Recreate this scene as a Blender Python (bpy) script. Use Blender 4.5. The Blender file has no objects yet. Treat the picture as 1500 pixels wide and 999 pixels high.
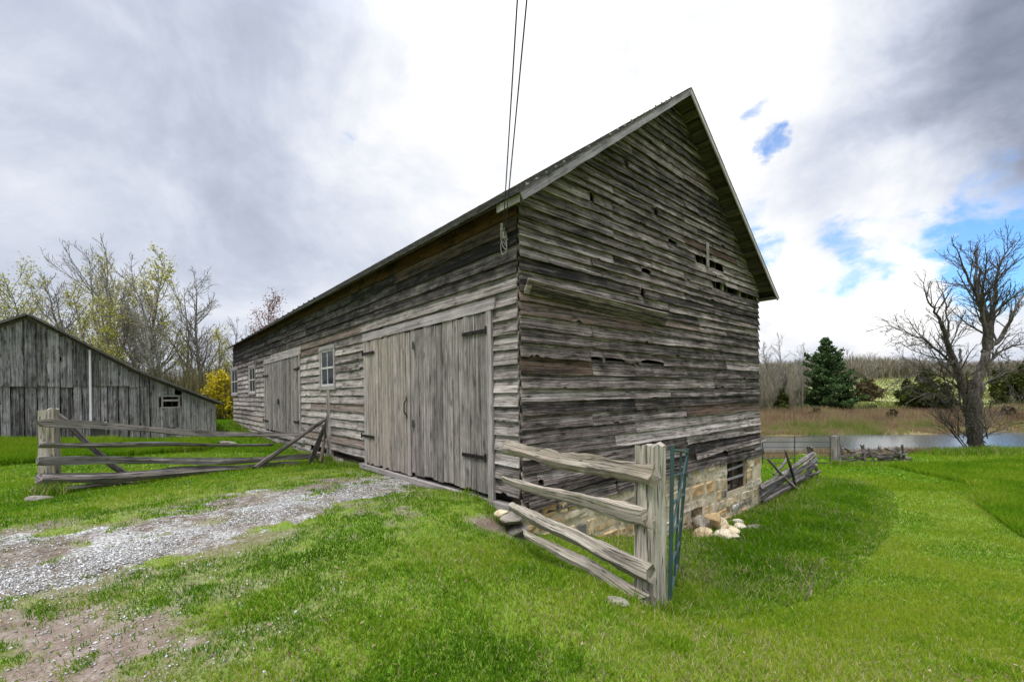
import bpy, math, random
import numpy as np
from mathutils import Vector

# ------------------------------------------------------------------ camera, world, sun, exposure
SC = bpy.context.scene
COL = SC.collection
F_PX, HOR, ROLL = 636.8, 576.0, 0.0139          # focal length in photo pixels, horizon row, roll
cam_d = bpy.data.cameras.new('camera')
cam_d.sensor_width = 36.0
cam_d.lens = F_PX * 36.0 / 1500.0
cam_d.shift_y = (HOR - 499.5) / 1500.0
cam_d.clip_start, cam_d.clip_end = 0.05, 3000.0
cam = bpy.data.objects.new('camera', cam_d)
COL.objects.link(cam)
cam.rotation_mode = 'QUATERNION'
from mathutils import Quaternion
cam.rotation_quaternion = Quaternion((1, 0, 0), math.pi / 2) @ Quaternion((0, 0, 1), -ROLL)
SC.camera = cam

SUN_EL, SUN_AZ = math.radians(68), math.radians(-150)     # azimuth measured from +Y towards +X
sd = bpy.data.lights.new('sun', 'SUN')
sd.energy = 2.0
sd.angle = math.radians(26)
sd.color = (1.0, 0.96, 0.9)
sun = bpy.data.objects.new('sun', sd)
COL.objects.link(sun)
sdir = Vector((math.sin(SUN_AZ) * math.cos(SUN_EL), math.cos(SUN_AZ) * math.cos(SUN_EL), math.sin(SUN_EL)))
sun.rotation_mode = 'QUATERNION'
sun.rotation_quaternion = sdir.to_track_quat('Z', 'Y')

SC.view_settings.view_transform = 'Standard'
SC.view_settings.look = 'None'
SC.view_settings.exposure = 0.9
SC.view_settings.gamma = 1.0
SC.view_settings.use_curve_mapping = False
SC.cycles.max_bounces = 6
SC.cycles.diffuse_bounces = 3
SC.cycles.transparent_max_bounces = 8

class NT:
    """small helper round a node tree"""
    def __init__(s, tree):
        s.t = tree
    def n(s, typ, **kw):
        nd = s.t.nodes.new(typ)
        for k, v in kw.items():
            setattr(nd, k, v)
        return nd
    def put(s, sock, v):
        if isinstance(v, bpy.types.NodeSocket):
            s.t.links.new(v, sock)
        elif v is not None:
            try:
                sock.default_value = v
            except Exception:
                sock.default_value = (v[0], v[1], v[2], 1.0)
    def math(s, op, a, b=0.0, c=None, clamp=False):
        nd = s.n('ShaderNodeMath', operation=op)
        nd.use_clamp = clamp
        s.put(nd.inputs[0], a); s.put(nd.inputs[1], b)
        if c is not None: s.put(nd.inputs[2], c)
        return nd.outputs[0]
    def vmath(s, op, a, b=None, scale=None):
        nd = s.n('ShaderNodeVectorMath', operation=op)
        s.put(nd.inputs[0], a)
        if b is not None: s.put(nd.inputs[1], b)
        if scale is not None: s.put(nd.inputs['Scale'], scale)
        return nd.outputs['Value'] if op in ('DOT_PRODUCT', 'LENGTH') else nd.outputs['Vector']
    def mapr(s, v, a, b, c=0.0, d=1.0, smooth=True):
        nd = s.n('ShaderNodeMapRange')
        nd.interpolation_type = 'SMOOTHSTEP' if smooth else 'LINEAR'
        s.put(nd.inputs[0], v)
        for i, x in enumerate((a, b, c, d)): s.put(nd.inputs[i + 1], x)
        return nd.outputs[0]
    def mix(s, f, a, b, typ='MIX'):
        nd = s.n('ShaderNodeMix', data_type='RGBA', blend_type=typ)
        s.put(nd.inputs[0], f)
        s.put(nd.inputs[6], a if isinstance(a, bpy.types.NodeSocket) else (*a, 1.0))
        s.put(nd.inputs[7], b if isinstance(b, bpy.types.NodeSocket) else (*b, 1.0))
        return nd.outputs[2]
    def noise(s, vec, scale, detail=4.0, rough=0.55, dist=0.0, out=0):
        nd = s.n('ShaderNodeTexNoise')
        if vec is not None: s.put(nd.inputs['Vector'], vec)
        nd.inputs['Scale'].default_value = scale
        nd.inputs['Detail'].default_value = detail
        nd.inputs['Roughness'].default_value = rough
        nd.inputs['Distortion'].default_value = dist
        return nd.outputs[out]
    def ramp(s, f, stops):
        nd = s.n('ShaderNodeValToRGB')
        cr = nd.color_ramp
        while len(cr.elements) < len(stops): cr.elements.new(0.5)
        for e, (p, c) in zip(cr.elements, stops):
            e.position = p
            e.color = (*c, 1.0)
        s.put(nd.inputs[0], f)
        return nd.outputs[0]
    def scale(s, v, sx, sy, sz):
        return s.vmath('MULTIPLY', v, (sx, sy, sz))

def pix_dir(px, py):
    xr, yr = px - 750.0, py - HOR
    c, s_ = math.cos(ROLL), math.sin(ROLL)
    x = xr * c - yr * s_
    y = xr * s_ + yr * c
    return Vector((x / F_PX, 1.0, -y / F_PX))

def U(px, py, Y):
    """point of the place seen at a photo pixel, at depth Y (camera at the origin)"""
    return pix_dir(px, py) * Y

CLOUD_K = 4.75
world = bpy.data.worlds.new('World')
SC.world = world
world.use_nodes = True
wt = NT(world.node_tree)
world.node_tree.nodes.clear()
tc = wt.n('ShaderNodeTexCoord')
D = wt.vmath('NORMALIZE', tc.outputs['Generated'])
sky = wt.n('ShaderNodeTexSky', sky_type='NISHITA')
sky.sun_disc = False
sky.sun_elevation = SUN_EL
sky.sun_rotation = SUN_AZ
sky.air_density = 1.0
sky.dust_density = 0.4
sky.ozone_density = 3.0
sep = wt.n('ShaderNodeSeparateXYZ'); wt.put(sep.inputs[0], D)
dz = sep.outputs[2]
den = wt.math('ADD', wt.math('MAXIMUM', dz, 0.0), 0.25)
plane = wt.vmath('SCALE', D, scale=wt.math('DIVIDE', 1.0, den))
plane = wt.scale(plane, 1.0, 1.0, 0.5)
warp = wt.vmath('SUBTRACT', wt.noise(plane, 1.3, 6.0, 0.6, out=1), (0.5, 0.5, 0.5))
warp2 = wt.vmath('SUBTRACT', wt.noise(D, 7.0, 6.0, 0.65, out=1), (0.5, 0.5, 0.5))
Dw = wt.vmath('NORMALIZE', wt.vmath('ADD', wt.vmath('ADD', D, wt.vmath('SCALE', warp, scale=0.30)), wt.vmath('SCALE', warp2, scale=0.12)))
nA = wt.noise(plane, 1.0, 7.0, 0.55, 0.25)
nB = wt.noise(D, 4.2, 8.0, 0.6, 0.5)
nC = wt.noise(wt.scale(D, 1.0, 1.0, 1.8), 8.0, 8.0, 0.62, 0.4)
def blob(px, py, r_in, r_out, vec=Dw):
    d = pix_dir(px, py).normalized()
    return wt.mapr(wt.vmath('DOT_PRODUCT', vec, tuple(d)), math.cos(math.radians(r_out)), math.cos(math.radians(r_in)))
def addall(*xs):
    r = xs[0]
    for x in xs[1:]: r = wt.math('ADD', r, x)
    return r
def mul(a, k): return wt.math('MULTIPLY', a, k)
# brightness of the cloud deck
br = addall(mul(wt.math('SUBTRACT', nA, 0.5), 0.55), mul(wt.math('SUBTRACT', nB, 0.5), 0.75), mul(wt.math('SUBTRACT', nC, 0.5), 0.22), 0.545)
br = addall(br, mul(blob(860, 70, 2, 34), 0.31), mul(blob(1110, 330, 3, 22), 0.28), mul(blob(700, 240, 1, 24), 0.12), mul(blob(560, 350, 1, 22), 0.08),
            mul(blob(1260, 410, 3, 17), 0.27), mul(blob(1420, 470, 2, 14), 0.14), mul(blob(1250, 40, 2, 10), 0.25), mul(blob(1380, 320, 2, 9), 0.25),
            mul(blob(60, 80, 2, 20), 0.04), mul(blob(360, 110, 2, 24), -0.15), mul(blob(560, 120, 2, 10), -0.05),
            mul(blob(1370, 170, 3, 19), -0.38), mul(blob(1470, 150, 2, 20), -0.06), mul(blob(1280, 60, 1, 9), 0.1),
            mul(blob(1200, 480, 1, 6), -0.14), mul(blob(180, 340, 4, 26), 0.10))
cloud = wt.ramp(br, [(0.0, (0.21, 0.24, 0.33)), (0.26, (0.37, 0.41, 0.51)), (0.50, (0.53, 0.58, 0.70)),
                     (0.70, (0.72, 0.76, 0.85)), (0.90, (0.93, 0.94, 0.96)), (1.0, (1.08, 1.08, 1.08))])
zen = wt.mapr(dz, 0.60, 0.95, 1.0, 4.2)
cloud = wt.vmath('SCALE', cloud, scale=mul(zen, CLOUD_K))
# openings to the blue
gap = addall(mul(blob(1147, 236, 0.2, 2.6), 0.66), mul(blob(1110, 158, 0.1, 2.4), 0.62), mul(blob(1200, 385, 0.3, 5.0), 0.40), mul(blob(1270, 365, 0.3, 4.5), 0.36),
             mul(blob(1480, 330, 1, 9), 0.66), mul(blob(1098, 325, 0.3, 4.0), 0.6), mul(blob(1440, 400, 0.5, 7), 0.6), mul(blob(1120, 380, 0.2, 3), 0.45),
             mul(blob(515, 215, 0.2, 2.4), 0.38))
gapm = wt.mapr(addall(gap, mul(nC, 1.5), mul(nB, 0.5)), 1.34, 1.95, 0.0, 0.85)
blue = wt.vmath('MULTIPLY', sky.outputs[0], (0.36, 0.78, 1.12))
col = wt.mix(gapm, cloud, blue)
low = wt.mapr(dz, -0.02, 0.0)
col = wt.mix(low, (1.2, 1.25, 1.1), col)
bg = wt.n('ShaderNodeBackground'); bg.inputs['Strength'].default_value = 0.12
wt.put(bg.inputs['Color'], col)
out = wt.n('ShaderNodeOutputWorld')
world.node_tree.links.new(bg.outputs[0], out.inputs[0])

# ------------------------------------------------------------------ helpers
RN = random.Random(11)
NP = np.random.default_rng(5)

class MB:
    """collects geometry for ONE mesh object"""
    def __init__(s):
        s.v, s.f, s.uv, s.bc = [], [], [], []
        s.cur = (0.5, 0.0, 0.5)
    def vert(s, p, uv=(0, 0)):
        s.v.append(tuple(p)); s.uv.append(uv); s.bc.append(s.cur)
        return len(s.v) - 1
    def face(s, *ix): s.f.append(ix)
    def box(s, O, u, v, n, uvo=None):
        """box from corner O with edge vectors u (grain), v, n"""
        O, u, v, n = Vector(O), Vector(u), Vector(v), Vector(n)
        L, W = u.length, v.length
        a, b = uvo if uvo else (RN.random() * 50, RN.random() * 50)
        ids = []
        for k in (0, 1):
            for j in (0, 1):
                for i in (0, 1):
                    ids.append(s.vert(O + u * i + v * j + n * k, (a + L * i, b + W * j + n.length * k)))
        i = ids
        flip = u.cross(v).dot(n) < 0
        for q in ((0, 2, 3, 1), (4, 5, 7, 6), (0, 1, 5, 4), (2, 6, 7, 3), (0, 4, 6, 2), (1, 3, 7, 5)):
            q = tuple(i[x] for x in q)
            s.f.append(q[::-1] if flip else q)
    def tube(s, pts, rad, sides=6, caps=True):
        n = len(pts)
        pts = [Vector(p) for p in pts]
        if not hasattr(rad, '__len__'): rad = [rad] * n
        rings, L = [], 0.0
        ref = Vector((0.3, 0.5, 0.81))
        a0 = RN.random() * 40
        for i, p in enumerate(pts):
            t = (pts[min(i + 1, n - 1)] - pts[max(i - 1, 0)])
            if t.length < 1e-9: t = Vector((0, 0, 1))
            t.normalize()
            if abs(t.dot(ref)) > 0.95: ref = Vector((0.8, -0.5, 0.3))
            x = t.cross(ref).normalized(); y = t.cross(x)
            ref = -y if False else ref
            if i: L += (p - pts[i - 1]).length
            ring = []
            for k in range(sides):
                a = 2 * math.pi * k / sides
                ring.append(s.vert(p + (x * math.cos(a) + y * math.sin(a)) * rad[i], (a0 + L, rad[i] * a)))
            rings.append(ring)
        for i in range(n - 1):
            for k in range(sides):
                k2 = (k + 1) % sides
                s.f.append((rings[i][k], rings[i][k2], rings[i + 1][k2], rings[i + 1][k]))
        if caps:
            s.f.append(tuple(rings[0][::-1])); s.f.append(tuple(rings[-1]))
    def build(s, name, mat, parent=None, smooth=False):
        me = bpy.data.meshes.new(name)
        org = world_loc(parent)
        vs = [(a - org[0], b - org[1], c - org[2]) for a, b, c in s.v]
        me.from_pydata(vs, [], s.f)
        fin(me, mat, np.array(s.uv, dtype=np.float32), np.array(s.bc, dtype=np.float32), smooth)
        return link(name, me, parent)

def fin(me, mat, uv, bc, smooth):
    nl = len(me.loops)
    if nl:
        li = np.zeros(nl, dtype=np.int32)
        me.loops.foreach_get('vertex_index', li)
        lay = me.uv_layers.new(name='UVMap')
        lay.data.foreach_set('uv', np.ascontiguousarray(uv[li]).ravel())
    at = me.attributes.new('bc', 'FLOAT_VECTOR', 'POINT')
    at.data.foreach_set('vector', np.ascontiguousarray(bc, dtype=np.float32).ravel())
    if smooth:
        me.polygons.foreach_set('use_smooth', np.ones(len(me.polygons), dtype=bool))
    me.materials.append(mat)
    me.update()

def np_mesh(name, verts, faces, mat, bc, parent=None, uv=None, smooth=False):
    """fast mesh from arrays; faces all of the same size"""
    me = bpy.data.meshes.new(name)
    nv, (nf, k) = len(verts), faces.shape
    me.vertices.add(nv); me.loops.add(nf * k); me.polygons.add(nf)
    me.vertices.foreach_set('co', np.ascontiguousarray(verts, dtype=np.float32).ravel())
    me.loops.foreach_set('vertex_index', np.ascontiguousarray(faces, dtype=np.int32).ravel())
    me.polygons.foreach_set('loop_start', np.arange(0, nf * k, k, dtype=np.int32))
    me.polygons.foreach_set('loop_total', np.full(nf, k, dtype=np.int32))
    me.update(calc_edges=True)
    fin(me, mat, uv if uv is not None else np.zeros((nv, 2), dtype=np.float32), bc, smooth)
    return link(name, me, parent)

def world_loc(o):
    p = Vector((0, 0, 0))
    while o is not None:
        p = p + o.location
        o = o.parent
    return p

def link(name, data, parent=None):
    o = bpy.data.objects.new(name, data)
    COL.objects.link(o)
    if parent is not None: o.parent = parent
    return o

def tag(o, label=None, cat=None, group=None, kind=None):
    if label: o['label'] = label
    if cat: o['category'] = cat
    if group: o['group'] = group
    if kind: o['kind'] = kind
    return o

def thing(name, label, cat, loc, group=None):
    o = bpy.data.objects.new(name, None)
    o.empty_display_size = 0.3
    o.location = loc
    COL.objects.link(o)
    return tag(o, label, cat, group)

def dup(root, loc, rz=0.0, scale=1.0, label=None, group=None):
    r = root.copy(); COL.objects.link(r)
    r.location = loc; r.rotation_euler = (0, 0, rz); r.scale = (scale, scale, scale)
    if label: r['label'] = label
    if group: r['group'] = group
    for ch in list(root.children):
        c = ch.copy(); COL.objects.link(c); c.parent = r
        for g in list(ch.children):
            d = g.copy(); COL.objects.link(d); d.parent = c
    return r

# ------------------------------------------------------------------ terrain
CP = []
def cpx(px, py, Y): CP.append(tuple(U(px, py, Y)))
for a in ((0, 999, 2.45), (375, 999, 2.4), (750, 999, 2.4), (1130, 999, 2.5), (1500, 999, 2.85), (727, 738, 6.45), (620, 712, 7.9), (540, 690, 9.7), (765, 780, 6.0),
          (953, 888, 4.3), (872, 784, 7.1), (960, 800, 7.3), (1040, 774, 9.6), (1118, 739, 11.6), (70, 726, 7.6), (487, 678, 11.8),
          (410, 655, 15.0), (330, 622, 22.5), (0, 646, 14.7), (316, 641, 18.7), (1205, 702, 15.5), (1224, 682, 20.3),
          (1430, 661, 24.3), (1300, 800, 8.1), (1400, 900, 4.7), (1500, 700, 16.0), (1150, 880, 5.2), (0, 790, 4.75), (300, 800, 4.75), (850, 850, 3.75)):
    cpx(*a)
CP += [(0, 0, -1.6), (4, 0, -1.8), (-6, 0, -1.6), (0, -12, -1.6), (-20, -8, -1.6), (20, -6, -2.3), (14, 6, -2.9), (22, 14, -3.3), (40, 18, -3.6),
       (-14, 8, -1.7), (-30, 12, -1.7), (-30, 30, -1.7), (-60, 50, -1.6), (-16, 32, -1.6), (-4, 30, -1.9), (0, 24, -2.1),
       (6, 20, -3.0), (10, 25, -3.8), (18, 27, -3.95), (28, 27.2, -3.98), (40, 27.6, -3.98), (60, 27.6, -3.98),
       (16, 32.5, -4.8), (24, 33, -4.85), (33, 33.4, -4.85), (44, 33.4, -4.8), (58, 34, -4.8), (75, 34, -4.8),
       (14, 38.4, -4.0), (24, 39, -3.98), (36, 39.3, -3.98), (50, 39.6, -3.98), (75, 40, -3.95), (4, 34, -3.6),
       (20, 60, -3.4), (40, 60, -3.3), (70, 60, -3.2), (0, 60, -3.0), (-30, 100, -1.6), (30, 100, -1.9), (60, 100, -1.9), (110, 100, -1.5),
       (40, 150, 2.6), (80, 150, 3.0), (140, 150, 3.4), (0, 160, 1.5), (-80, 160, 0), (60, 260, 7), (200, 260, 8), (-150, 300, 3),
       (0, 420, 9), (300, 420, 10), (-350, 420, 5), (-400, 0, -2), (400, 0, -3), (0, -300, -2), (300, -300, -2), (-300, -300, -2), (420, 200, 5)]
_cp = np.array(CP)
def _ker(d): return np.sqrt(d * d + 0.35 ** 2)
_K = _ker(np.linalg.norm(_cp[:, None, :2] - _cp[None, :, :2], axis=2)) + np.eye(len(_cp)) * 1e-3
_zm = -2.0
_w = np.linalg.solve(_K, _cp[:, 2] - _zm)
def Hn(x, y):
    x = np.asarray(x, dtype=np.float64); y = np.asarray(y, dtype=np.float64)
    r = np.full(x.shape, _zm)
    for (cx, cy, _), w in zip(_cp, _w):
        r = r + w * _ker(np.hypot(x - cx, y - cy))
    return r
def H(x, y): return float(Hn(np.array([x]), np.array([y]))[0])
def G(px, py):
    """ground point seen at a photo pixel"""
    d = pix_dir(px, py)
    ys = np.concatenate([np.arange(1.5, 12, 0.02), np.arange(12, 60, 0.1), np.arange(60, 400, 0.5)])
    h = Hn(d.x * ys, ys)
    bad = np.nonzero(d.z * ys < h)[0]
    Y = ys[bad[0]] if len(bad) else 200.0
    return Vector((d.x * Y, Y, H(d.x * Y, Y)))

def vnoise(x, y, sc, seed=0):
    """smooth value noise, vectorised"""
    x = np.asarray(x) * sc + seed * 17.3; y = np.asarray(y) * sc + seed * 7.7
    xi, yi = np.floor(x), np.floor(y)
    fx, fy = x - xi, y - yi
    fx = fx * fx * (3 - 2 * fx); fy = fy * fy * (3 - 2 * fy)
    def h(a, b):
        v = np.sin(a * 127.1 + b * 311.7 + seed * 3.1) * 43758.5453
        return v - np.floor(v)
    return (h(xi, yi) * (1 - fx) + h(xi + 1, yi) * fx) * (1 - fy) + (h(xi, yi + 1) * (1 - fx) + h(xi + 1, yi + 1) * fx) * fy
def fbm(x, y, sc, seed=0, o=4):
    r, a, t = 0, 1.0, 0
    for i in range(o):
        r = r + a * vnoise(x, y, sc * 2 ** i, seed + i); t += a; a *= 0.55
    return r / t
def seg_d(x, y, P):
    d = np.full(np.shape(x), 1e9)
    for (ax, ay), (bx, by) in zip(P[:-1], P[1:]):
        ux, uy = bx - ax, by - ay
        t = np.clip(((x - ax) * ux + (y - ay) * uy) / (ux * ux + uy * uy), 0, 1)
        d = np.minimum(d, np.hypot(x - ax - t * ux, y - ay - t * uy))
    return d
def inpoly(x, y, P):
    x = np.asarray(x); y = np.asarray(y)
    c = np.zeros(x.shape, dtype=bool)
    n = len(P)
    for i in range(n):
        (x1, y1), (x2, y2) = P[i], P[(i + 1) % n]
        hit = ((y1 > y) != (y2 > y)) & (x < (x2 - x1) * (y - y1) / (y2 - y1 + 1e-12) + x1)
        c ^= hit
    return c
def sstep(v, a, b):
    t = np.clip((v - a) / (b - a), 0, 1)
    return t * t * (3 - 2 * t)
def g2(*pp): return [tuple(G(px, py)[:2]) for px, py in pp]

BAND_A = g2((690, 712), (600, 700), (520, 722), (400, 752), (250, 800), (130, 828), (0, 858)) + [(-5.6, 2.2)]
BAND_B = g2((600, 700), (480, 712), (330, 745), (200, 772), (90, 790), (0, 800)) + [(-9.0, 3.6)]
THRESH = g2((715, 726), (640, 706), (560, 688))
DIRT = g2((180, 940), (90, 975)) + [(-3.0, 2.0), (-3.5, 0.5)]
DIRT2 = g2((0, 905), (60, 930)) + [(-2.6, 2.3)]
TALLP = g2((985, 905), (1090, 905), (1180, 880), (1245, 845), (1300, 790), (1316, 750), (1310, 722), (1270, 706), (1200, 700), (1120, 738), (1040, 765), (1000, 770))
TALLQ = g2((1425, 735), (1500, 790)) + [(16, 9), (30, 20)] + g2((1500, 676), (1300, 684), (1420, 712))
CORNER_GRAVEL = g2((712, 768), (745, 775))

def drive_mask(x, y):
    n = fbm(x, y, 1.4, 3) - 0.5
    n2 = fbm(x, y, 5.0, 9) - 0.5
    n3 = fbm(x, y, 13.0, 19) - 0.5
    a = 1 - sstep(seg_d(x, y, BAND_A) + n * 0.9 + n2 * 0.7 + n3 * 0.35, 0.12, 0.72)
    b = 1 - sstep(seg_d(x, y, BAND_B) + n * 1.5 + n2 * 1.0 + n3 * 0.4, 0.10, 0.80)
    c = 1 - sstep(seg_d(x, y, THRESH) + n * .5 + n2 * 0.5 + n3 * .3, 0.10, 0.48)
    return np.maximum(np.maximum(a, c), b * 0.95)
def dirt_mask(x, y):
    n = fbm(x, y, 1.7, 5) - 0.5
    n2 = fbm(x, y, 6.0, 15) - 0.5
    n3 = fbm(x, y, 14.0, 17) - 0.5
    a = 1 - sstep(seg_d(x, y, DIRT) + n * 1.3 + n2 * 0.9 + n3 * .5, 0.0, 0.5)
    b = 1 - sstep(seg_d(x, y, DIRT2) + n * 1.3 + n2 * 0.9 + n3 * .5, 0.0, 0.55)
    patch = sstep(fbm(x, y, 1.6, 21) + n2 * 0.6 + n3 * .3, 0.58, 0.74) * (1 - sstep(seg_d(x, y, BAND_A), 1.2, 2.8))
    c = 1 - sstep(seg_d(x, y, CORNER_GRAVEL) + n2 * 0.3, 0.1, 0.35)
    return np.clip(np.maximum(np.maximum(a, b), np.maximum(patch * 0.8, c)), 0, 1)

def principled(name):
    m = bpy.data.materials.new(name)
    m.use_nodes = True
    t = NT(m.node_tree)
    b = m.node_tree.nodes['Principled BSDF']
    b.inputs['Roughness'].default_value = 0.85
    b.inputs['Specular IOR Level'].default_value = 0.25
    return m, t, b
def attr(t, name='bc'):
    a = t.n('ShaderNodeAttribute'); a.attribute_name = name
    sp = t.n('ShaderNodeSeparateXYZ'); t.put(sp.inputs[0], a.outputs['Vector'])
    return sp.outputs
def bump(t, b, h, strength, dist):
    bn = t.n('ShaderNodeBump')
    bn.inputs['Strength'].default_value = strength
    bn.inputs['Distance'].default_value = dist
    t.put(bn.inputs['Height'], h)
    t.put(b.inputs['Normal'], bn.outputs[0])

# ground: bc = (gravel/dirt, zone: 0 lawn .. 1 rough field, reed)
def ground_mat():
    m, t, b = principled('ground')
    bc = attr(t)
    geo = t.n('ShaderNodeNewGeometry')
    P = geo.outputs['Position']
    n1 = t.noise(P, 0.9, 5, 0.6)
    n2 = t.noise(P, 6.0, 6, 0.65)
    n3 = t.noise(P, 45.0, 4, 0.7)
    n0 = t.noise(P, 0.08, 4, 0.6)
    lawn = t.ramp(addn(t, n1, n2, n3, (0.45, 0.3, 0.3)), [(0.3, (0.055, 0.11, 0.008)), (0.5, (0.11, 0.19, 0.013)), (0.65, (0.17, 0.20, 0.03)), (0.8, (0.23, 0.20, 0.09))])
    soil = t.ramp(addn(t, n2, n3, n1, (0.4, 0.45, 0.2)), [(0.3, (0.07, 0.048, 0.034)), (0.5, (0.15, 0.11, 0.085)), (0.62, (0.25, 0.21, 0.18)), (0.75, (0.36, 0.33, 0.30))])
    field = t.ramp(addn(t, n0, n1, n2, (0.6, 0.3, 0.2)), [(0.35, (0.18, 0.22, 0.06)), (0.5, (0.25, 0.27, 0.085)), (0.68, (0.31, 0.29, 0.13))])
    reed = t.ramp(addn(t, n1, n2, n0, (0.5, 0.3, 0.2)), [(0.3, (0.085, 0.06, 0.032)), (0.5, (0.17, 0.12, 0.06)), (0.7, (0.12, 0.12, 0.04))])
    c = t.mix(bc[1], lawn, field)
    c = t.mix(bc[2], c, reed)
    c = t.mix(bc[0], c, soil)
    t.put(b.inputs['Base Color'], c)
    t.put(b.inputs['Roughness'], 0.95)
    bump(t, b, addn(t, n2, n3, n1, (0.6, 0.4, 0.0)), 0.5, 0.03)
    return m
def addn(t, a, b, c, k):
    r = t.math('MULTIPLY', a, k[0])
    r = t.math('MULTIPLY_ADD', b, k[1], r)
    return t.math('MULTIPLY_ADD', c, k[2], r)

def axis(parts):
    r = [parts[0][0]]
    for a, b, st in parts:
        n = max(1, int(round((b - a) / st)))
        r += list(a + (b - a) * (np.arange(n) + 1) / n)
    return np.array(r)
gx = axis([(-900, -120, 60), (-120, -30, 5), (-30, -12, 0.8), (-12, 9, 0.09), (9, 30, 0.6), (30, 110, 2.0), (110, 900, 60)])
gy = axis([(-600, -40, 60), (-40, 1.5, 3.0), (1.5, 13, 0.09), (13, 45, 0.5), (45, 160, 3), (160, 460, 15), (460, 1500, 80)])
XX, YY = np.meshgrid(gx, gy)
ZZ = Hn(XX, YY)
nearw = 1 - sstep(YY, 12, 16)
ZZ = ZZ + (fbm(XX, YY, 1.2, 2) - 0.5) * 0.09 * nearw
def gtop(x, y):
    x = np.asarray(x, dtype=float); y = np.asarray(y, dtype=float)
    return Hn(x, y) + (fbm(x, y, 1.2, 2) - 0.5) * 0.09 * (1 - sstep(y, 12, 16))
def worn_soil(x, y):
    f = fbm(x, y, 2.3, 101) + .5 * (fbm(x, y, 9, 103) - .5)
    e = (1 - sstep(np.minimum(seg_d(x, y, BAND_A), seg_d(x, y, BAND_B)), 0.5, 1.9)) * (x < .3)
    e = np.maximum(e, .8 * (1 - sstep(seg_d(x, y, DIRT + DIRT2), .4, 1.9)))
    return np.clip(e * sstep(f, .36, .66), 0, 1)
dm = np.where(YY < 16, np.maximum(dirt_mask(XX, YY), .85 * worn_soil(XX, YY)), 0)
zone = sstep(YY + (fbm(XX, YY, 0.1, 4) - .5) * 8, 42, 60)
reedm = sstep(YY + (fbm(XX, YY, 0.2, 6) - .5) * 3, 36.5, 39) * (1 - sstep(YY + (fbm(XX, YY, 0.15, 7) - .5) * 12, 49, 59)) * sstep(XX, -5, 12)
nx, ny = len(gx), len(gy)
idx = np.arange(nx * ny).reshape(ny, nx)
fc = np.stack([idx[:-1, :-1], idx[:-1, 1:], idx[1:, 1:], idx[1:, :-1]], axis=-1).reshape(-1, 4)
V = np.stack([XX, YY, ZZ], axis=-1).reshape(-1, 3)
BC = np.stack([dm, zone, reedm], axis=-1).reshape(-1, 3)
ground = tag(np_mesh('ground', V, fc, ground_mat(), BC, smooth=True), kind='structure')

# gravel driveway: its own thin sheet that dips under the lawn at its ragged edge
def drive_mat():
    m, t, b = principled('driveway_gravel')
    geo = t.n('ShaderNodeNewGeometry'); P = geo.outputs['Position']
    n1 = t.noise(P, 1.3, 4, 0.6); n2 = t.noise(P, 9.0, 5, 0.7)
    vo = t.n('ShaderNodeTexVoronoi'); vo.inputs['Scale'].default_value = 55.0
    t.put(vo.inputs['Vector'], P)
    st = t.n('ShaderNodeSeparateColor'); t.put(st.inputs[0], vo.outputs['Color'])
    dirt = t.ramp(n2, [(0.3, (0.07, 0.052, 0.04)), (0.5, (0.15, 0.118, 0.09)), (0.7, (0.24, 0.20, 0.165))])
    stone = t.ramp(st.outputs[0], [(0.0, (0.13, 0.125, 0.115)), (0.5, (0.29, 0.285, 0.27)), (1.0, (0.50, 0.495, 0.48))])
    f = t.mapr(addn(t, n1, n2, n1, (0.7, 0.4, 0)), 0.47, 0.64)
    c = t.mix(f, dirt, stone)
    t.put(b.inputs['Base Color'], c); t.put(b.inputs['Roughness'], 0.95)
    bump(t, b, t.math('SUBTRACT', 1.0, vo.outputs['Distance']), 0.8, 0.012)
    return m
dx = np.arange(-12, 0.6, 0.07); dy = np.arange(1.6, 11.5, 0.07)
DX, DY = np.meshgrid(dx, dy)
dmk = drive_mask(DX, DY)
DZ = gtop(DX, DY) + np.clip((dmk - 0.35) * 0.06, -0.03, 0.016)
keep = dmk > 0.05
ii = np.arange(DX.size).reshape(DX.shape)
kc = keep[:-1, :-1] | keep[1:, :-1] | keep[:-1, 1:] | keep[1:, 1:]
q = np.stack([ii[:-1, :-1][kc], ii[:-1, 1:][kc], ii[1:, 1:][kc], ii[1:, :-1][kc]], axis=-1)
used = np.unique(q); rm = np.full(DX.size, -1); rm[used] = np.arange(len(used))
V = np.stack([DX, DY, DZ], axis=-1).reshape(-1, 3)[used]
tag(np_mesh('gravel_driveway', V, rm[q], drive_mat(), np.zeros((len(used), 3)), smooth=True), kind='structure')

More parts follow.
